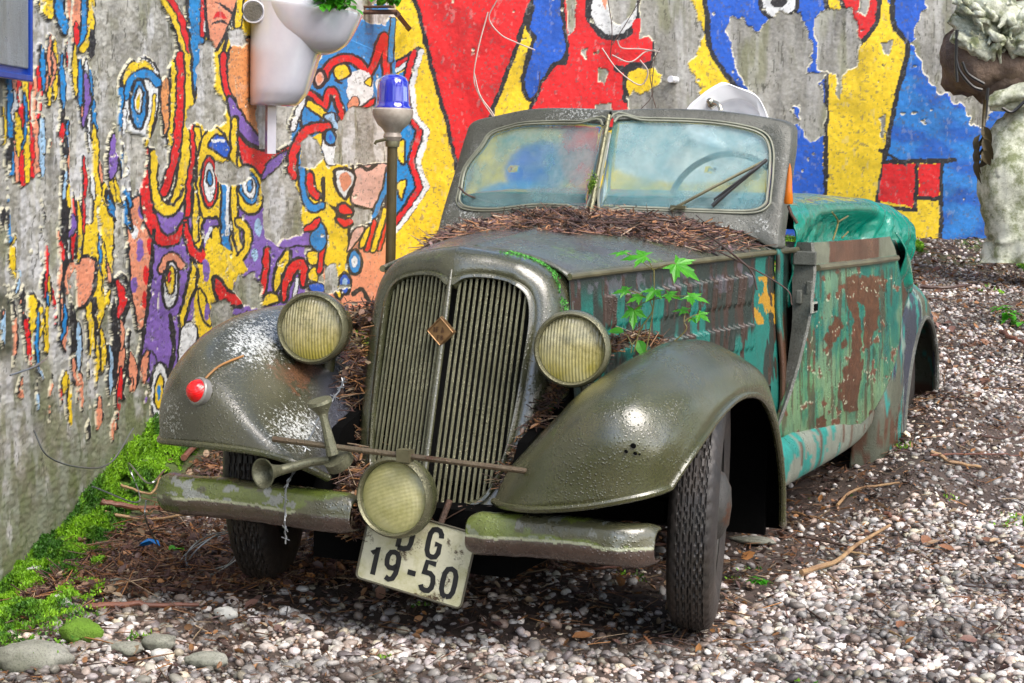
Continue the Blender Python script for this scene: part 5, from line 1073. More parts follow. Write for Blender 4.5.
# --- blue beacon on its post
pb = atd(393, 108, 6.9); base = on_ground(0, 600)*0+np.array([pb[0], pb[1], height(pb[0], pb[1])])
bc = thing('beacon_lamp', 'blue glass beacon lamp on a slim brown post between the car and the wall', 'beacon', tuple(base))
b = MB(); b.tube([base+[0,0,-.05], [pb[0], pb[1], pb[2]+.0]], .0195, 16); b.build('post', simple('brown_post', (.10,.075,.03), .4, .2), bc)
S_ = 6.9/FOC; PW = simple('old_porcelain', (.50,.44,.38), .35, 0, .4, 60, .2, .003, (.25,.20,.16))
b = MB(); b.lathe([(.001,-.145),(.030,-.145),(.036,-.13),(.030,-.115),(.038,-.10),(.050,-.085),(.072,-.055),(.078,-.038),(.078,-.022),(.068,-.014),(.001,-.012)], pb+[0,0,.075*0], (0,0,1), 40, False)
pbz = atd(393, 113, 6.9); b = MB(); b.lathe([(.001,-.105),(.028,-.105),(.036,-.09),(.030,-.075),(.040,-.06),(.058,-.045),(.073,-.018),(.078,-.002),(.077,.012),(.068,.018),(.001,.018)], pbz, (0,0,1), 40, False); b.build('lamp_base', PW, bc)
N = NT('cobalt_glass'); N.set(Base_Color=(.004,.012,.50), Roughness=.06, Coat_Weight=1.0, IOR=1.5, Transmission_Weight=.25); b = MB()
k = 48; prof = [(.068,.016),(.069,.024),(.063,.030),(.062,.045),(.060,.095),(.057,.118),(.048,.134),(.034,.142),(.012,.147),(.001,.148)]; b.lathe(prof, pbz, (0,0,1), k, False)
V = np.concatenate(b.V); a = np.arctan2(V[:, 1]-pbz[1], V[:, 0]-pbz[0]); hz = V[:, 2]-pbz[2]; f = 1+.018*np.sign(np.cos(a*12))*((hz > .03) & (hz < .125)); V[:, :2] = pbz[:2]+(V[:, :2]-pbz[:2])*f[:, None]; b.V = [V]; b.build('glass_dome', N.m, bc, True, 60)
b = MB(); c = pbz-[0,0,.11]; b.tube([c+[-.012,-.03,.01], c+[-.05,-.04,.0], c+[-.055,-.04,-.01]], .006, 8); b.lathe([(.001,-.02),(.026,-.018),(.028,.0),(.024,.014)], c, (0,0,1), 16, False); b.build('collar', TRIM, bc)
# --- white urinal hung on the side wall, used as a planter
CER = simple('white_ceramic', (.62,.62,.68), .12, 0, .12, 4, .1, .01, (.50,.50,.58), nscale=2.5, Coat_Weight=.6); D0 = 8.0
ub = wallL(252, 106, .0); up_ = thing('urinal', 'white ceramic urinal fixed high on the side wall, seedlings growing from its bowl', 'urinal', tuple(ub))
al = np.array([-FH[0]*1, -FH[1]*1, 0])  # along the wall, towards the camera
al = -np.array([FH[0]+WLK*RH[0], FH[1]+WLK*RH[1], 0]); al /= np.linalg.norm(al)
def uring(z, out0, out1, wd, n=44, e=2.6):
    """horizontal superellipse section between two distances from the wall"""
    t = np.linspace(0, 2*np.pi, n, endpoint=False); c, s = np.cos(t), np.sin(t); X_ = (out0+out1)/2+(out1-out0)/2*np.sign(c)*np.abs(c)**(2/e); Y_ = wd/2*np.sign(s)*np.abs(s)**(2/e)
    return ub+nL*X_[:, None]+al*Y_[:, None]+np.array([0,0,1.])*z
s8 = 1/222.
def loftrings(name, R_, mat, parent, cap0=True, cap1=True, sm=24):
    R_ = np.array(R_); R_ = np.stack([cr(R_[:, j], sm) for j in range(R_.shape[1])], 1); n = R_.shape[1]; F = [tuple(f) for f in gridf(sm, n, False, True)]
    if cap0: F.append(tuple(range(n))[::-1])
    if cap1: F.append(tuple((sm-1)*n+i for i in range(n)))
    o = mk(name, R_.reshape(-1, 3), F, mat, parent, autosmooth=50); return o
def pt(o): return o
R_ = [uring(z*s8, 0, o_*s8, w_*s8) for z, o_, w_ in ((0,36,50),(2,44,60),(8,50,66),(16,55,72),(36,62,76),(52,67,80),(72,78,82),(95,84,84),(125,70,84),(160,64,84))]
ubody = loftrings('body', R_, CER, up_)
bw = []
for z, o0, o1, w_ in ((59,38,60,20),(60,32,72,44),(65,24,84,64),(74,16,94,80),(88,8,102,90),(103,4,108,94)):
    bw.append(uring((z+0)*s8, o0*s8, o1*s8, w_*s8, e=2.2)+np.array([0,0,1.])*0)
for z, o0, o1, w_ in ((102,12,102,84),(90,20,90,66),(82,32,78,44)): bw.append(uring(z*s8, o0*s8, o1*s8, w_*s8, e=2.2))
bw = np.array(bw); o_c = ((bw-ub) @ nL); bw[..., 2] -= o_c*.12
b = MB(); q0 = ub+nL*.09+al*.02; b.tube([q0+[0,0,.02], q0-[0,0,.21]], .028, 4); b.build('waste_pipe', CER, up_, False)
ubowl = loftrings('bowl', bw, CER, up_, True, True, 40)
p = wallL(262, 14, 0); b = MB(); q = ub+nL*.045*1+al*.176+np.array([0,0,.40]); b.lathe([(.052,.0),(.050,.006),(.045,.007),(.042,.0),(.001,-.004)], q+al*.004, al+nL*.25, 24, False); b.build('outlet', CER, up_)
b = MB(); b.lathe([(.040,.009),(.001,.012)], q+al*.004, al+nL*.25, 20, False); b.build('outlet_hole', simple('grimy_hole', (.16,.15,.13), .8, 0, .5, 90, .8, .01), up_)
# --- seedlings in the bowl and on the bracket
def seedling(name, label, c, n, spread, hgt, L, down=0, group=None):
    t_ = thing(name, label, 'plant', tuple(c), group); bs_, bl = MB(), MB()
    for i in range(n):
        a = RNG.random()*6.28; tip = np.asarray(c)+np.array([math.cos(a)*spread, math.sin(a)*spread, 0])*RNG.uniform(.3, 1)+RH[0]*np.array([0,0,0])+[0,0,hgt*RNG.uniform(.1,1)]; P = [c, (np.asarray(c)+tip)/2+[0,0,hgt*.3], tip]; bs_.tube(P, [.003,.0025,.0015], 5, sm=8)
        for j in range(5):
            k = RNG.uniform(.3, 1); q = np.asarray(c)*(1-k)+tip*k+[0,0,hgt*.25*math.sin(k*3.1)]; aa = RNG.random()*6.28; leafmesh(bl, q, (math.cos(aa), math.sin(aa), RNG.uniform(-.4,.4)), (0,0,1), L*RNG.uniform(.7,1.3), L*.62, .2, .35)
    bs_.build('stem', STEM, t_); bl.build('leaves', LG, t_, True, None); return t_
cb = atd(336, 12, 7.9); seedling('seedling', 'leafy seedlings sprouting over the rim of the white urinal', cb, 26, .13, .10, .055)
cb2 = wallB(378, 4, .35); seedling('seedling', 'green seedling standing on the rusty wall bracket right of the urinal', wallL(368, 2, .14), 16, .16, .05, .065)
b = MB(); a0, a1 = wallL(352, 11, .06), wallB(398, 11, .04); dv = a1-a0; 
p0, p1 = atd(352, 12, 10.8), atd(397, 12, 10.8); b.tube([p0, p1], .016, 4); b.tube([p1+[0,0,-.01], p1+FH.tolist()[0]*np.array([1,0,0])*0+np.array([FH[0],FH[1],0])*1.15], .02, 4); 
b.box((p0+p1)/2+[0,0,.03], .24, .05, .012)
tag(bevel(b.build('wall_bracket', RUST, None, False, origin=tuple(p0)), .003), 'rusty iron bracket rail across the top of the corner of the walls', 'bracket')
# --- blue framed metal box at the upper left
wb0, wb1 = wallL(-14, 86, 0), wallL(36, 84, 0); dx = wb1-wb0; dx[2] = 0; wdt = np.linalg.norm(dx); dx /= wdt
zb = wallL(36, 83, .06)[2]; h_ = .55; o0 = wallL(36, 83, 0); sgn = -1
bx = thing('wall_box', 'blue framed wall box with a dull grey metal front, high on the side wall', 'box', tuple(o0))
def boxL(b, a0, a1, z0_, z1_, f0, f1):
    V = []
    for a in (a0, a1):
        for z in (z0_, z1_):
            for f in (f0, f1): q = o0+al*a+nL*f; V.append([q[0], q[1], z])
    b.add(V, [(0,1,3,2),(4,6,7,5),(0,4,5,1),(2,3,7,6),(0,2,6,4),(1,5,7,3)])
BLUP = simple('blue_enamel', (.010,.05,.34), .22, 0, .3, 60, .2, .003); GM = paint('streaked_zinc', (.34,.38,.42), (.20,.22,.20), dirt=.4, rough=(.25,.45), streak=True, metal=.3)
wpx = 36; b = MB(); boxL(b, .21, .67, zb, zb+h_, .001, .055); bevel(b.build('case', BLUP, bx, False), .006)
b = MB(); boxL(b, .225, .50, zb+.028, zb+h_-.03, .050, .062); bevel(b.build('front_panel', GM, bx, False), .004)
b = MB(); boxL(b, .515, .545, zb+.01, zb+h_-.01, .05, .075); boxL(b, .21, .67, zb-.008, zb+.012, .05, .07); boxL(b, .21, .222, zb, zb+h_, .05, .07); bevel(b.build('frame_strip', BLUP, bx, False), .004)
# --- wash basin behind the car
wc = atd(727, 116, 11.3); wbn = thing('wash_basin', 'white corner wash basin propped up behind the windscreen, old tap on its rim', 'wash basin', tuple(wc))
kx = 11.3/FOC
def bp(px, py, e=0): return wc+np.array([RH[0],RH[1],0])*(px-727)*kx+np.array([0,0,1.])*(116-py)*kx-np.array([FH[0],FH[1],0])*e
OUT = [(684,114),(700,96),(714,86),(722,83),(735,87),(752,93),(761,103),(768,120),(766,140),(727,150),(690,140)]; O_ = cr(OUT, 80, True); INN = [(712,113),(722,104),(738,101),(752,106),(759,118),(754,134),(727,140),(714,128)]; I_ = cr(INN, 80, True)
rows = []
for f, e, kk in ((0,-.16,.80),(0,-.10,.93),(0,-.02,1.0),(0,.0,.99),(.12,.006,1),(.20,.001,1),(.85,-.004,1),(.95,-.012,1),(1,-.03,1)): 
    Pp = (O_*(1-f)+I_*f-[727,118])*kk+[727,118]; rows.append([bp(a, c, e+.05) for a, c in Pp])
for sc_, e in ((.85,-.08),(.5,-.12),(.05,-.13)): Pp = (I_-I_.mean(0))*sc_+I_.mean(0); rows.append([bp(a, c, e+.05) for a, c in Pp])
G_ = np.array(rows); CW = simple('white_basin', (.78,.80,.84), .12, 0, .08, 4, .1, .01, Coat_Weight=.5); mk('bowl', G_.reshape(-1, 3), gridf(len(rows), 80, False, True)[:, ::-1], CW, wbn, autosmooth=60)
b = MB(); b.lathe([(.030,0),(.026,.02),(.012,.03),(.012,.06),(.02,.065),(.001,.075)], bp(711,105,.05), (-.2*FH[0]*0+0,-1,.25), 16, False); b.tube([bp(711,103,.10), bp(716,106,.13), bp(718,112,.15)], .014, 8, sm=8); b.build('tap', simple('dull_chrome', (.45,.45,.38), .25, .8), wbn)
b = MB(); b.tube([bp(700,140,0)-np.array([0,0,.0]), bp(700,140,0)+np.array([FH[0],FH[1],0])*.7], .02, 8); b.tube([bp(750,140,0), bp(750,140,0)+np.array([FH[0],FH[1],0])*.7], .02, 8); b.build('support', RUST, wbn)
q = wallB(676, 80, 0); b = MB(); b.lathe([(.001,.10),(.022,.10),(.024,.085),(.012,.08),(.012,.05),(.022,.045),(.024,.0)], q, nB+np.array([-.5*RH[0],-.5*RH[1],0]), 14, False); tag(b.build('insulator', CW, None, origin=tuple(q)), 'small white porcelain knob on the bare concrete strip left of the basin', 'insulator')
# --- white bark-like sculpture, upper right
BARK = NT('flaking_bark'); c = BARK.mix(BARK.rng(BARK.noise(9, 8, .75), .42, .6), (.78,.80,.66), (.22,.25,.12)); c = BARK.mix(BARK.rng(BARK.noise(22, 7, .8), .62, .68), c, (.03,.028,.018)); BARK.set(Base_Color=c, Roughness=.65); BARK.l(BARK.bump(BARK.noise(16, 12, .85), .7, .035), BARK.b.inputs['Normal']); BARK = BARK.m
CORE = simple('rough_brown_core', (.20,.14,.10), .8, 0, .6, 30, 1.0, .02, (.08,.055,.045), nscale=5); DG_ = 11.0
def gp(px, py, e=0): return atd(px, py, DG_-e)
def lump(b, pts, r, k=14, amp=.22, seed=0):
    P = cr(pts, 26); k = k+16; rr = np.interp(np.linspace(0, 1, 26), np.linspace(0, 1, len(r)), r); V, F = tube_vf(P, rr, k); V = V.reshape(26, k, 3); nz = fbm(np.arange(26)[:, None]/3.2+seed, np.abs(np.arange(k)[None]-k/2)/2.6+seed, 301+seed, 5)
    V = P[:, None]+(V-P[:, None])*(1+amp*2.4*(nz-.5))[..., None]; b.add(V.reshape(-1, 3), [tuple(f) for f in F]+[tuple(range(k))[::-1], tuple(25*k+i for i in range(k))])
sp = thing('bark_sculpture', 'gnarled white and brown bark sculpture jutting out high beside the blue paint, upper right', 'sculpture', tuple(gp(1000, 60)))
b = MB(); lump(b, [gp(955,30,.05), gp(975,55,.10), gp(1005,62,.12), gp(1050,60,.12)], [.08,.26,.24,.26], 22, .3, 1); lump(b, [gp(1035,-30,0), gp(1000,-5,.05), gp(965,5,0)], [.25,.2,.10], 18, .3, 2); lump(b, [gp(985,96,.1), gp(1005,84,.15), gp(1045,70,.15)], [.05,.14,.2], 18, .3, 3); b.build('core', CORE, sp, True, None)
b = MB(); sd = 5
for pts, r in (([(950,18),(965,28),(982,40),(995,52)],[.03,.055,.06,.03]),([(952,36),(966,42),(982,50),(990,58)],[.03,.05,.05,.03]),([(956,8),(972,16),(990,30),(1002,44)],[.03,.05,.06,.03]),([(966,-4),(985,4),(1005,14),(1020,20)],[.05,.07,.07,.05]),
    ([(994,22),(1000,34),(1004,48),(998,58)],[.03,.06,.06,.03]),([(1008,10),(1018,26),(1022,44),(1020,56)],[.05,.09,.09,.05]),([(1028,0),(1032,30),(1030,60)],[.09,.12,.08]),([(985,104),(1000,98),(1020,92),(1045,88)],[.02,.045,.05,.06]),([(990,108),(1010,106),(1030,98)],[.015,.03,.03]),([(975,14),(985,24),(996,38)],[.03,.05,.03])):
    lump(b, [gp(x, y, .30+.05*math.sin(sd)) for x, y in pts], r, 12, .45, sd); sd += 3
for i in range(34):
    x0, y0 = RNG.uniform(952, 1030), RNG.uniform(-5, 44); a = RNG.uniform(.2, 1.0) if x0 < 1000 else RNG.uniform(1.0, 2.2); L = RNG.uniform(14, 34); w0 = RNG.uniform(.012, .03)
    lump(b, [gp(x0+L*t*math.cos(a)+RNG.normal(0, 1.5), y0+L*t*math.sin(a)+RNG.normal(0, 1.5), .37+.06*math.sin(3*t+i)) for t in (0, .33, .66, 1)], [w0*.6, w0, w0, w0*.4], 4, .5, 40+i)
b.build('bark_fingers', BARK, sp, True, None)
WIR = simple('black_cable', (.02,.02,.02), .4); b = MB()
for pts in ([(956,60),(960,72),(972,86),(982,90)],[(962,62),(968,74),(984,84)],[(957,30),(956,60),(957,82)],[(1002,108),(1012,112),(1024,102),(1030,96)],[(988,88),(986,110),(984,124)]): b.tube([gp(x, y, .38) for x, y in pts], .010, 6, sm=16)
b.build('cable', WIR, sp)
b = MB()
for k_ in range(9):
    a = k_*2.1; c = gp(983+3*math.sin(a), 126+k_*4.0, .40); leafmesh(b, c, (math.cos(a)*.5, math.sin(a)*.3, -1), (math.sin(a),-1,.2), .10+.06*RNG.random(), .055, .9, .5)
b.tube([gp(985,100,.38), gp(984,118,.38), gp(983,135,.40)], .012, 6); tag(b.build('dried_leaf', simple('dry_dark_leaf', (.10,.075,.03), .5, 0, .5, 30, .6, .01), None, True, None, origin=tuple(gp(984, 140, .4))), 'curled dead brown leaf hanging from a cable before the blue wall', 'leaf')
b = MB(); lump(b, [gp(1030,112,.1), gp(1022,140,.12), gp(1012,178,.18), gp(1014,210,.18), gp(1020,236,.16), gp(1020,262,.16)], [.10,.20,.20,.17,.20,.22], 26, .28, 31); lump(b, [gp(1000,150,.2), gp(1004,175,.25), gp(1010,205,.25)], [.03,.10,.05], 16, .4, 37)
tag(b.build('bark_stump', BARK, None, True, None, origin=tuple(gp(1018, 235, .1))), 'knobbly cream and green bark stump at the right edge, standing before the blue wall', 'stump')
g0 = on_ground(994, 250); b = MB(); b.tube([g0+[0,0,-.02], gp(1004, 218, .3)], .012, 6); tag(b.build('iron_rod', WIR, None, origin=tuple(g0)), 'thin dark rod leaning in the moss below the bark stump', 'rod')
# --- drooping pale wires on the red part of the end wall
PWM = simple('pale_wire', (.60,.50,.45), .6)
for pts in ([(497,0),(489,18),(500,34),(515,42),(535,50)],[(488,12),(478,50),(474,80),(482,100),(494,118)],[(474,72),(480,95),(492,112),(498,125)],[(617,40),(622,48),(640,49),(660,52)],[(612,55),(630,62),(645,52),(655,50)],[(602,48),(618,70),(640,85),(648,72),(640,60)]): b = MB(); b.tube([wallB(x, y, .05+.02*math.sin(x)) for x, y in pts], .0045, 5, sm=20); tag(b.build('pale_wire', PWM, None, origin=tuple(wallB(*pts[0], .04))), ('pale thin wire straggling down over the red heart shape' if pts[0][0] < 550 else 'pale wire loop tangled below the white painted circle'), 'wire', 'pale wires on the end wall')
for pts in ([(608,0),(612,30),(610,60)],[(640,0),(625,25),(612,45)],[(660,48),(650,70),(652,95),(640,110)],[(655,55),(652,90),(656,108)],[(540,72),(538,90),(530,100)]): b = MB(); b.tube([wallB(x, y, .04) for x, y in pts], .003, 5, sm=16); tag(b.build('tendril', TWIG, None, origin=tuple(wallB(*pts[0], .04))), 'thin dark dry tendril climbing the end wall above the windscreen', 'tendril', 'dark tendrils on the end wall')
# --- litter lying on the hood
n = 12500; y = .34+.78*RNG.random(n)**.8; x = RNG.uniform(-.58, .60, n); k = fbm(x*4+11, y*4+11, 401, 4); hw = .272+.30*((y-.03)/1.08)
yy = .47+.16*(fbm(x*5, x*0, 402, 2)-.5)+.18*sstep(.1,.5,x); ok = (np.abs(x) < hw-.02) & ((y > yy) | (RNG.random(n) < .05)) & (RNG.random(n) < sstep(yy-.02, yy+.15, y)*(.25+.75*(k > .38))*np.where(y < 1.1, 1, .6)*np.where(x > .38, .35, 1)); x, y = x[ok], y[ok]
z = hood_z(x, y)+.003+.012*RNG.random(len(x))*sstep(.50, .75, y)*(np.abs(x) < hw.mean()); V, F, C = litter(x, y, z, .17, (.010, .036), (.015, .13), .6); C = (C*np.array([.95,.95,1.0])+np.array([.018,.012,.017]))*(.35+1.2*sstep(.32, .62, fbm(V[:, 0]*16, V[:, 1]*16, 405, 4)))[:, None]
o = kind(mk('hood_litter', V, F, LITM, smooth=False), 'stuff'); setcol(o, C)
def pile(name, pts, n, spread, mat=LITM, share=.35, ls=(.012,.03), ts=(.03,.10)):
    P = cr(pts, 60); i = RNG.integers(0, 60, n); q = P[i]+RNG.normal(0, spread, (n, 3))*[1, 1, .6]; V, F, C = litter(q[:, 0], q[:, 1], q[:, 2], share, ls, ts, .8); o = kind(mk(name, V, F, mat, smooth=False), 'stuff'); setcol(o, C); return o
pile('leaf_pile', [(-.27,-.02,.82),(-.29,-.10,.66),(-.27,-.14,.50),(-.22,-.25,.40),(-.17,-.33,.33),(-.14,-.38,.27)], 1300, .022)
pile('leaf_pile', [(.29,-.06,.66),(.26,-.12,.58),(.24,-.18,.50),(.21,-.24,.40)], 500, .014)
pile('leaf_pile', [(.35,.0,.70),(.40,.05,.755),(.43,.2,.77),(.44,.35,.72)], 420, .013)
pile('leaf_pile', [(-.40,-.02,.79),(-.36,.10,.78),(-.32,.25,.74)], 600, .03)
pile('leaf_pile', [(-.10,-.30,.32),(.0,-.33,.30),(.1,-.31,.31),(.16,-.28,.33)], 500, .018)
# green algae rim on the shell edge
GA = paint('bright_algae', (.10,.36,.04), (.10,.13,.05), rough=(.4,.7)); pts = cr(SH, 200); n = 5200; i = RNG.integers(0, 200, n); f = RNG.random(n); q = np.stack([pts[i, 0]*1.012, sy(pts[i, 0], pts[i, 1])+.03+f*.08, pts[i, 1]+.002], 1)
ok = (fbm(q[:, 2]*14, q[:, 1]*30, 411, 3) > .50) & (pts[i, 1] < .99); q = q[ok]; s = RNG.uniform(.003, .007, len(q)); V, F = instances(MB_T, MB_F, q, rotm(len(q), .9), np.stack([s, s, s], 1)); c = np.tile([[.10,.42,.06]], (len(V), 1))*np.repeat(RNG.uniform(.5, 1.2, (len(q), 1)), 4, 0)
o = kind(mk('algae', V, F, MOSSM, smooth=False), 'stuff'); setcol(o, c)
n = 900; k = RNG.random(n); P = cr([(.268,-.03,.62),(.262,-.09,.52),(.245,-.14,.42),(.225,-.19,.34)], 60); q = P[(k*59).astype(int)]+RNG.normal(0,1,(n,3))*[.003,.016,.01]; s = RNG.uniform(.003,.007,n); V, F = instances(MB_T, MB_F, q, rotm(n, .9), np.stack([s,s,s],1)); o = kind(mk('algae', V, F, MOSSM, smooth=False), 'stuff'); setcol(o, np.tile([[.08,.45,.05]], (len(V), 1))*np.repeat(RNG.uniform(.4,1.2,(n,1)),4,0))
# long twigs lying over the hood
def hoodpt(px, py, up=.012):
    y = .6
    for _ in range(60):
        p = ony(px, py, y); e = p[2]-hood_z(p[0], y); y = np.clip(y+.9*e*1.2, .05, 1.2)
    return p+[0, 0, up]
for lab, pts, r in (('long thin twig curving from the left windscreen pane across the leaf litter', [(459,187),(470,196),(500,211),(535,222),(580,228),(640,231),(700,236)], .0035),
        ('dark arching twig whose reddish end drops over the louvred side', [(600,230),(660,226),(700,238),(735,256),(752,272),(757,290)], .003),
        ('slender straight twig reaching towards the turquoise door', [(640,228),(690,246),(740,262),(785,288),(792,305)], .0022)):
    P = []
    for px, py in pts:
        if py < 208: P.append(ony(px, py, 1.10))
        elif py > 252: P.append(ony(px, py, .70)+[0,0,0])
        else: P.append(hoodpt(px, py, .02))
    b = MB(); b.tube(P, r, 6, sm=50); tag(b.build('twig', TWIG, None, origin=tuple(P[0])), lab, 'twig')
# --- maple seedlings growing out of the gap behind the headlight
def maple(b, c, nrm, d, L):
    """five-lobed leaf"""
    nrm = np.asarray(nrm, float); nrm /= np.linalg.norm(nrm); d = np.asarray(d, float); d = d-nrm*np.dot(d, nrm); d /= np.linalg.norm(d); s = np.cross(d, nrm)
    lob = [(-150,.15),(-126,.60),(-104,.33),(-82,.52),(-74,.50),(-60,.92),(-50,.62),(-42,.66),(-31,.38),(-18,.78),(-13,.74),(0,1.15),(13,.74),(18,.78),(31,.38),(42,.66),(50,.62),(60,.92),(74,.50),(82,.52),(104,.33),(126,.60),(150,.15)]
    V = [np.asarray(c)]
    for a, r in lob:
        a = rad(a); V.append(np.asarray(c)+(d*math.cos(a)+s*math.sin(a))*r*L*1.05-nrm*(r**2)*L*.2+nrm*RNG.normal(0, .02)*L)
    b.add(V, [(0, i, i+1) for i in range(1, len(lob))])
mp = thing('maple_seedling', 'bright green maple seedling growing up beside the right headlight over the louvres', 'plant', tuple(ony(640, 350, .0)))
bs_, bl = MB(), MB(); Y_ = -.02; root = ony(633, 352, .06)
for px, py, L, nr, d, k_ in ((645,256,.055,(.1,-.5,.9),(-1,-.2,-.1),0),(676,264,.062,(.2,-.7,.7),(.9,-.2,-.3),0),(625,252,.04,(0,-.3,1),(-1,0,0),0),(627,290,.036,(0,-.5,.8),(-1,-.3,.1),1),(634,310,.045,(0,-.8,.5),(.1,-.4,-1),1),(655,290,.04,(.1,-.5,.8),(-.2,-.3,-.6),1),(668,294,.035,(.1,-.5,.8),(1,-.2,0),1),(690,296,.045,(.1,-.4,.9),(1,-.1,.0),1),(640,296,.035,(0,-.5,.8),(-.6,-.3,-.4),1),(686,310,.032,(.1,-.4,.9),(-1,-.2,.2),2),(699,314,.032,(.1,-.6,.8),(1,-.3,-.5),2),(692,318,.02,(.1,-.4,.9),(.4,-.3,-.5),2),(624,332,.036,(-.1,-.6,.8),(-1,-.2,.2),3),(638,340,.040,(.1,-.8,.5),(.5,-.3,-.8),3)):
    c = ony(px, py, Y_+.02*k_); (maple(bl, c, nr, d, L) if k_ != 3 else leafmesh(bl, c, d, nr, L*1.2, L*.75, .2, .3))
    j = ony((653, 650, 684, 632)[k_], (270, 300, 322, 345)[k_], Y_+.02); bs_.tube([c, (c+j)/2+[0,0,.004], j], .0014, 5, sm=8)
for pts in ([(654,268),(654,300),(650,330),(646,352)],[(650,300),(652,312),(640,330),(634,352)],[(684,322),(686,330),(670,345),(655,356)],[(632,345),(631,353)]): bs_.tube([ony(x, y, Y_+.03) for x, y in pts], .0018, 5, sm=14)
bs_.build('stem', STEM, mp); bl.build('leaves', LG, mp, False, None)
# --- sticks on the ground
def stick(pts, r, mat, lab, lift=.006, end=None):
    P = [on_ground(*p)+[0,0,lift+.013] for p in pts]; P = cr(P, 24); P = P+(fbm(np.arange(24)/3., P[:, 0]*4, 421, 3)[:, None]-.5)*.012; b = MB(); rr = np.linspace(r, r*.6, 24)*(1+.25*(fbm(np.arange(24)/2., P[:, 1]*9, 422, 2)-.5)); b.tube(P, rr, 8); 
    return tag(b.build('stick', mat, None, origin=tuple(P[0])), lab, 'stick')
stick([(100,512),(130,516),(180,521)], .011, STKR, 'thick reddish stick poking out from under the left bumper', .02)
stick([(104,524),(150,530),(212,523)], .006, STK, 'pale thin stick lying below the thick reddish stick', .025)
stick([(90,612),(140,611),(198,612)], .009, STKR, 'straight reddish stick lying before the left front tyre')
stick([(183,470),(195,458),(218,447)], .012, STKR, 'short thick stick propped between moss and left front tyre', .03)
stick([(800,580),(835,568),(858,550),(890,531)], .009, STK, 'longest peeled tan stick curving over the gravel right of the tyre', .008)
stick([(836,512),(850,498),(870,492),(900,488)], .006, STK, 'bent tan stick on the gravel below the door sill', .008)
stick([(792,518),(810,522),(842,530)], .005, STK, 'thin tan twig beside the tail of the front fender', .008)
stick([(884,519),(905,527)], .007, STKR, 'short brown stick on gravel between the two tan sticks', .008)
stick([(930,458),(955,468),(980,473)], .008, STK, 'tan stick on the gravel at the right, below two dark twigs', .01)
stick([(930,462),(990,460),(1020,462)], .004, STKR, 'long thin reddish twig reaching the right edge of the gravel', .012)
stick([(980,442),(1000,444),(1022,440)], .006, TWIG, 'dark wet twig at the right edge on the gravel', .012)
stick([(920,292),(945,293),(972,290)], .012, TWIG, 'dark branch lying on the leaves behind the car', .02)
stick([(1000,338),(1012,344),(1024,349)], .013, STKR, 'brown stick at the right edge halfway up the gravel slope', .02)
stick([(985,320),(1000,312),(1020,308)], .006, TWIG, 'thin dark twig above the brown stick at the right edge', .02)
stick([(120,498),(150,506),(160,490)], .005, STK, 'forked pale twig leaning in the leaf litter by the moss', .03)
stick([(560,560),(600,575),(640,568)], .005, STKR, 'thin stick in the dark under the right bumper', .01)
# --- loose stones, one object each
STN = paint('grey_stone', (.30,.30,.26), (.16,.17,.12), moss_t=.62, rough=(.5,.8), drops=.05); STW = simple('white_stone', (.62,.62,.58), .6, 0, .35, 50, .5, .006)
V0, F0 = ico(3)
def stone(px, py, s, mat, lab, rot=0, grp=None):
    p = on_ground(px, py); nz = np.array([fbm(v[0]*1.3+px, v[1]*1.3+v[2]*1.1, 431, 3) for v in V0]); V = V0*(.75+.6*nz[:, None])*np.array(s); V = np.sign(V)*np.abs(V); c, q = math.cos(rot), math.sin(rot); V = V @ np.array([[c,-q,0],[q,c,0],[0,0,1]]).T
    return tag(mk('stone', V+p+[0,0,s[2]*.3+.012], F0, mat, None, origin=tuple(p)), lab, 'stone')
stone(33, 574, (.028,.045,.016), STW, 'broad white flat stone on the moss by the wall', .3); stone(62, 607, (.05,.016,.014), STW, 'long narrow white stone chip lying on the moss edge', -.5)
stone(115, 592, (.055,.03,.02), STN, 'flat greenish stone in the litter between moss and tyre', .1); stone(160, 650, (.04,.035,.022), STN, 'pale angular stone at the bottom left, nearest the camera', .7)
stone(70, 570, (.03,.014,.010), STW, 'thin pale stone flake just right of the broad white stone', -.8); stone(128, 655, (.04,.03,.016), STN, 'dark flat stone at the bottom edge left of the pale angular one', .2); stone(205, 668, (.05,.028,.02), STN, 'largest dark stone at the bottom edge before the left tyre', .4)
stone(226, 620, (.028,.02,.02), STW, 'upright pale stone just right of the straight reddish stick', .4)
stone(80, 640, (.052,.048,.035), simple('mossy_stone', (.16,.32,.02), .7, 0, .4, 120, 1, .01), 'round cushion of bright moss covering a stone, bottom left', 0)
stone(752, 545, (.07,.035,.014), STN, 'flat mossy stone behind the right front tyre', .2); stone(160, 662, (.02,.02,.016), STW, 'small white stone under the pale angular stone', .2)
stone(30, 668, (.09,.06,.04), STN, 'large grey stone half sunk in the moss, bottom left corner', .5)
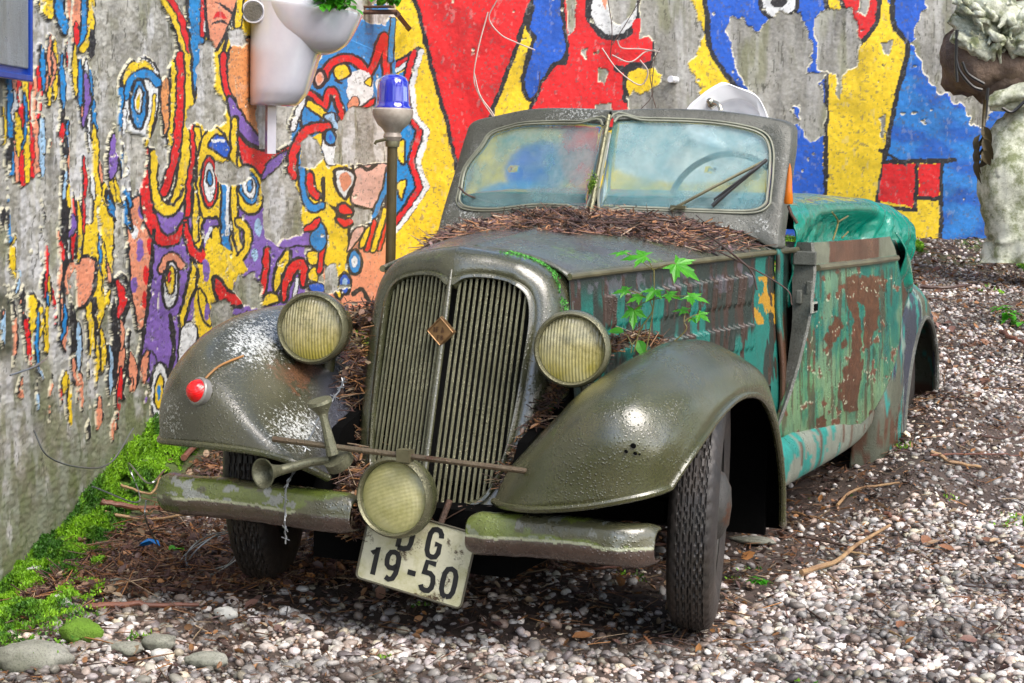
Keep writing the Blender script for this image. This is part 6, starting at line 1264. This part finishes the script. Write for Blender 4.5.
# --- small finds by the left tyre
p = on_ground(148, 562); b = MB(); Vp = 1.3*np.array([(-.028,0,0),(-.01,-.018,.012),(.012,-.012,.02),(.030,.004,.006),(.018,.016,.016),(-.006,.012,.004),(.0,.0,.022)]); b.add(p+Vp+[0,0,.045], [(0,1,6),(1,2,6),(2,3,6),(3,4,6),(4,5,6),(5,0,6)]); o = b.build('plastic_scrap', simple('blue_plastic', (.01,.20,.62), .3), None, False, origin=tuple(p)); o.modifiers.new('t', 'SOLIDIFY').thickness = .002; tag(o, 'crumpled scrap of bright blue plastic in the leaf litter', 'scrap')
p = on_ground(172, 560); sd_ = thing('seedling', 'single bright green seedling by the blue plastic scrap', 'plant', tuple(p)); b = MB(); tp_ = ony(176, 548, p[1]); b.tube([p, (p+tp_)/2+[.005,0,0], tp_], .002, 5, sm=8); b.build('stem', STEM, sd_); b = MB(); leafmesh(b, tp_, (.8,-.4,-.3), (0,-.6,.8), .045, .036); leafmesh(b, tp_, (-.5,-.4,.1), (0,-.5,.9), .03, .024); leafmesh(b, tp_+[0,0,-.02], (-.2,-.8,-.4), (0,-.5,.9), .03, .02); b.build('leaves', LG, sd_)
p = on_ground(1013, 326); seedling('seedling', 'green seedling at the right edge of the gravel slope', p+[0,0,.01], 6, .10, .09, .06)
p = on_ground(755, 583); seedling('seedling', 'low green sprout in the gravel behind the right front tyre', p+[0,0,.004], 5, .05, .015, .03)
WG = simple('galvanised_wire', (.34,.36,.38), .3, .7); b = MB(); c = on_ground(215, 578)+[0,0,.075]; t = np.linspace(0, 2*np.pi*3.2, 140)
P = np.stack([c[0]+.105*np.cos(t)*(1-.05*np.sin(t*.3))+.012*np.sin(t*.7), c[1]+.05*np.sin(t)+.02*np.cos(t*.5), c[2]+.060*np.sin(t+.5)+.012*np.cos(t*.6)], 1); b.tube(P, .0022, 6); tag(b.build('wire_coil', WG, None, origin=tuple(c)), 'loose coil of grey wire on the ground before the left front tyre', 'wire')
def wire(name, pts, r, lab, mat=WG, barbs=0):
    b = MB(); P = cr(pts, 80); b.tube(P, r, 6); 
    if barbs:
        P2 = P+np.stack([np.sin(np.arange(80)*1.1), np.cos(np.arange(80)*1.1), 0*np.arange(80)], 1)*r*1.6; b.tube(P2, r*.8, 5)
        for i in range(4, 78, 80//barbs): v = RNG.normal(0, 1, 3); v /= np.linalg.norm(v); b.tube([P[i]-v*.014, P[i]+v*.014], r*.8, 5); v = RNG.normal(0, 1, 3); v /= np.linalg.norm(v); b.tube([P[i]-v*.012, P[i]+v*.012], r*.8, 5)
    return tag(b.build(name, mat, None, origin=tuple(P[0])), lab, 'wire')
wire('barbed_wire', [ony(344,378,-.28), ony(338,392,-.34), ony(318,420,-.40), ony(298,466,-.45), ony(287,485,-.50), ony(285,520,-.505), ony(286,544,-.50)], .0018, 'strand of barbed wire hanging down over the left bumper and horn', WG, 12)
wire('loose_wire', [wallL(24,430,.03), wallL(28,455,.06), wallL(48,466,.10), wallL(80,462,.10), wallL(122,428,.04)], .0028, 'wire loop sagging in front of the bare lower wall, higher of two')
wire('loose_wire', [wallL(80,486,.04), wallL(95,500,.15), on_ground(128,499)+[0,0,.12], ony(148,483,-.44), ony(165,470,-.3)], .0028, 'wire running from the lower wall to the end of the left bumper')
wire('loose_wire', [ony(146,500,-.40), ony(146,520,-.40), on_ground(160,556)+[0,0,.02]], .0022, 'short wire dropping from the left bumper end to the litter')
wire('loose_wire', [wallL(0,375,.03), wallL(18,366,.05), wallL(38,357,.03)], .003, 'short wire sticking out at the left edge of the side wall')
# bare twig behind the door top
b = MB(); 
for pts in ([(833,240),(838,222),(832,212)],[(838,222),(848,216)],[(842,238),(848,232)]): b.tube([onx(x, y, .70) for x, y in pts], .003, 5, sm=8)
tag(b.build('dry_sprig', STEM, None, origin=tuple(onx(833,240,.70))), 'tiny bare sprig sticking up behind the top edge of the door', 'twig')
b = MB(); b.tube([wallB(506,118,.3), wallB(520,117,.32), wallB(530,118,.3)], .012, 6, sm=8)
# moss tuft on the centre post
n = 500; q = np.array([[-.01, float(wy(0, 1.17))-.014, 1.17]])+RNG.normal(0, 1, (n, 3))*[.008,.004,.016]; s = RNG.uniform(.004,.008,n); V, F = instances(MB_T, MB_F, q, rotm(n, 1), np.stack([s,s,s],1)); o = kind(mk('moss_tuft', V, F, MOSSM, smooth=False), 'stuff'); setcol(o, np.tile([[.14,.26,.02]], (len(V), 1)))
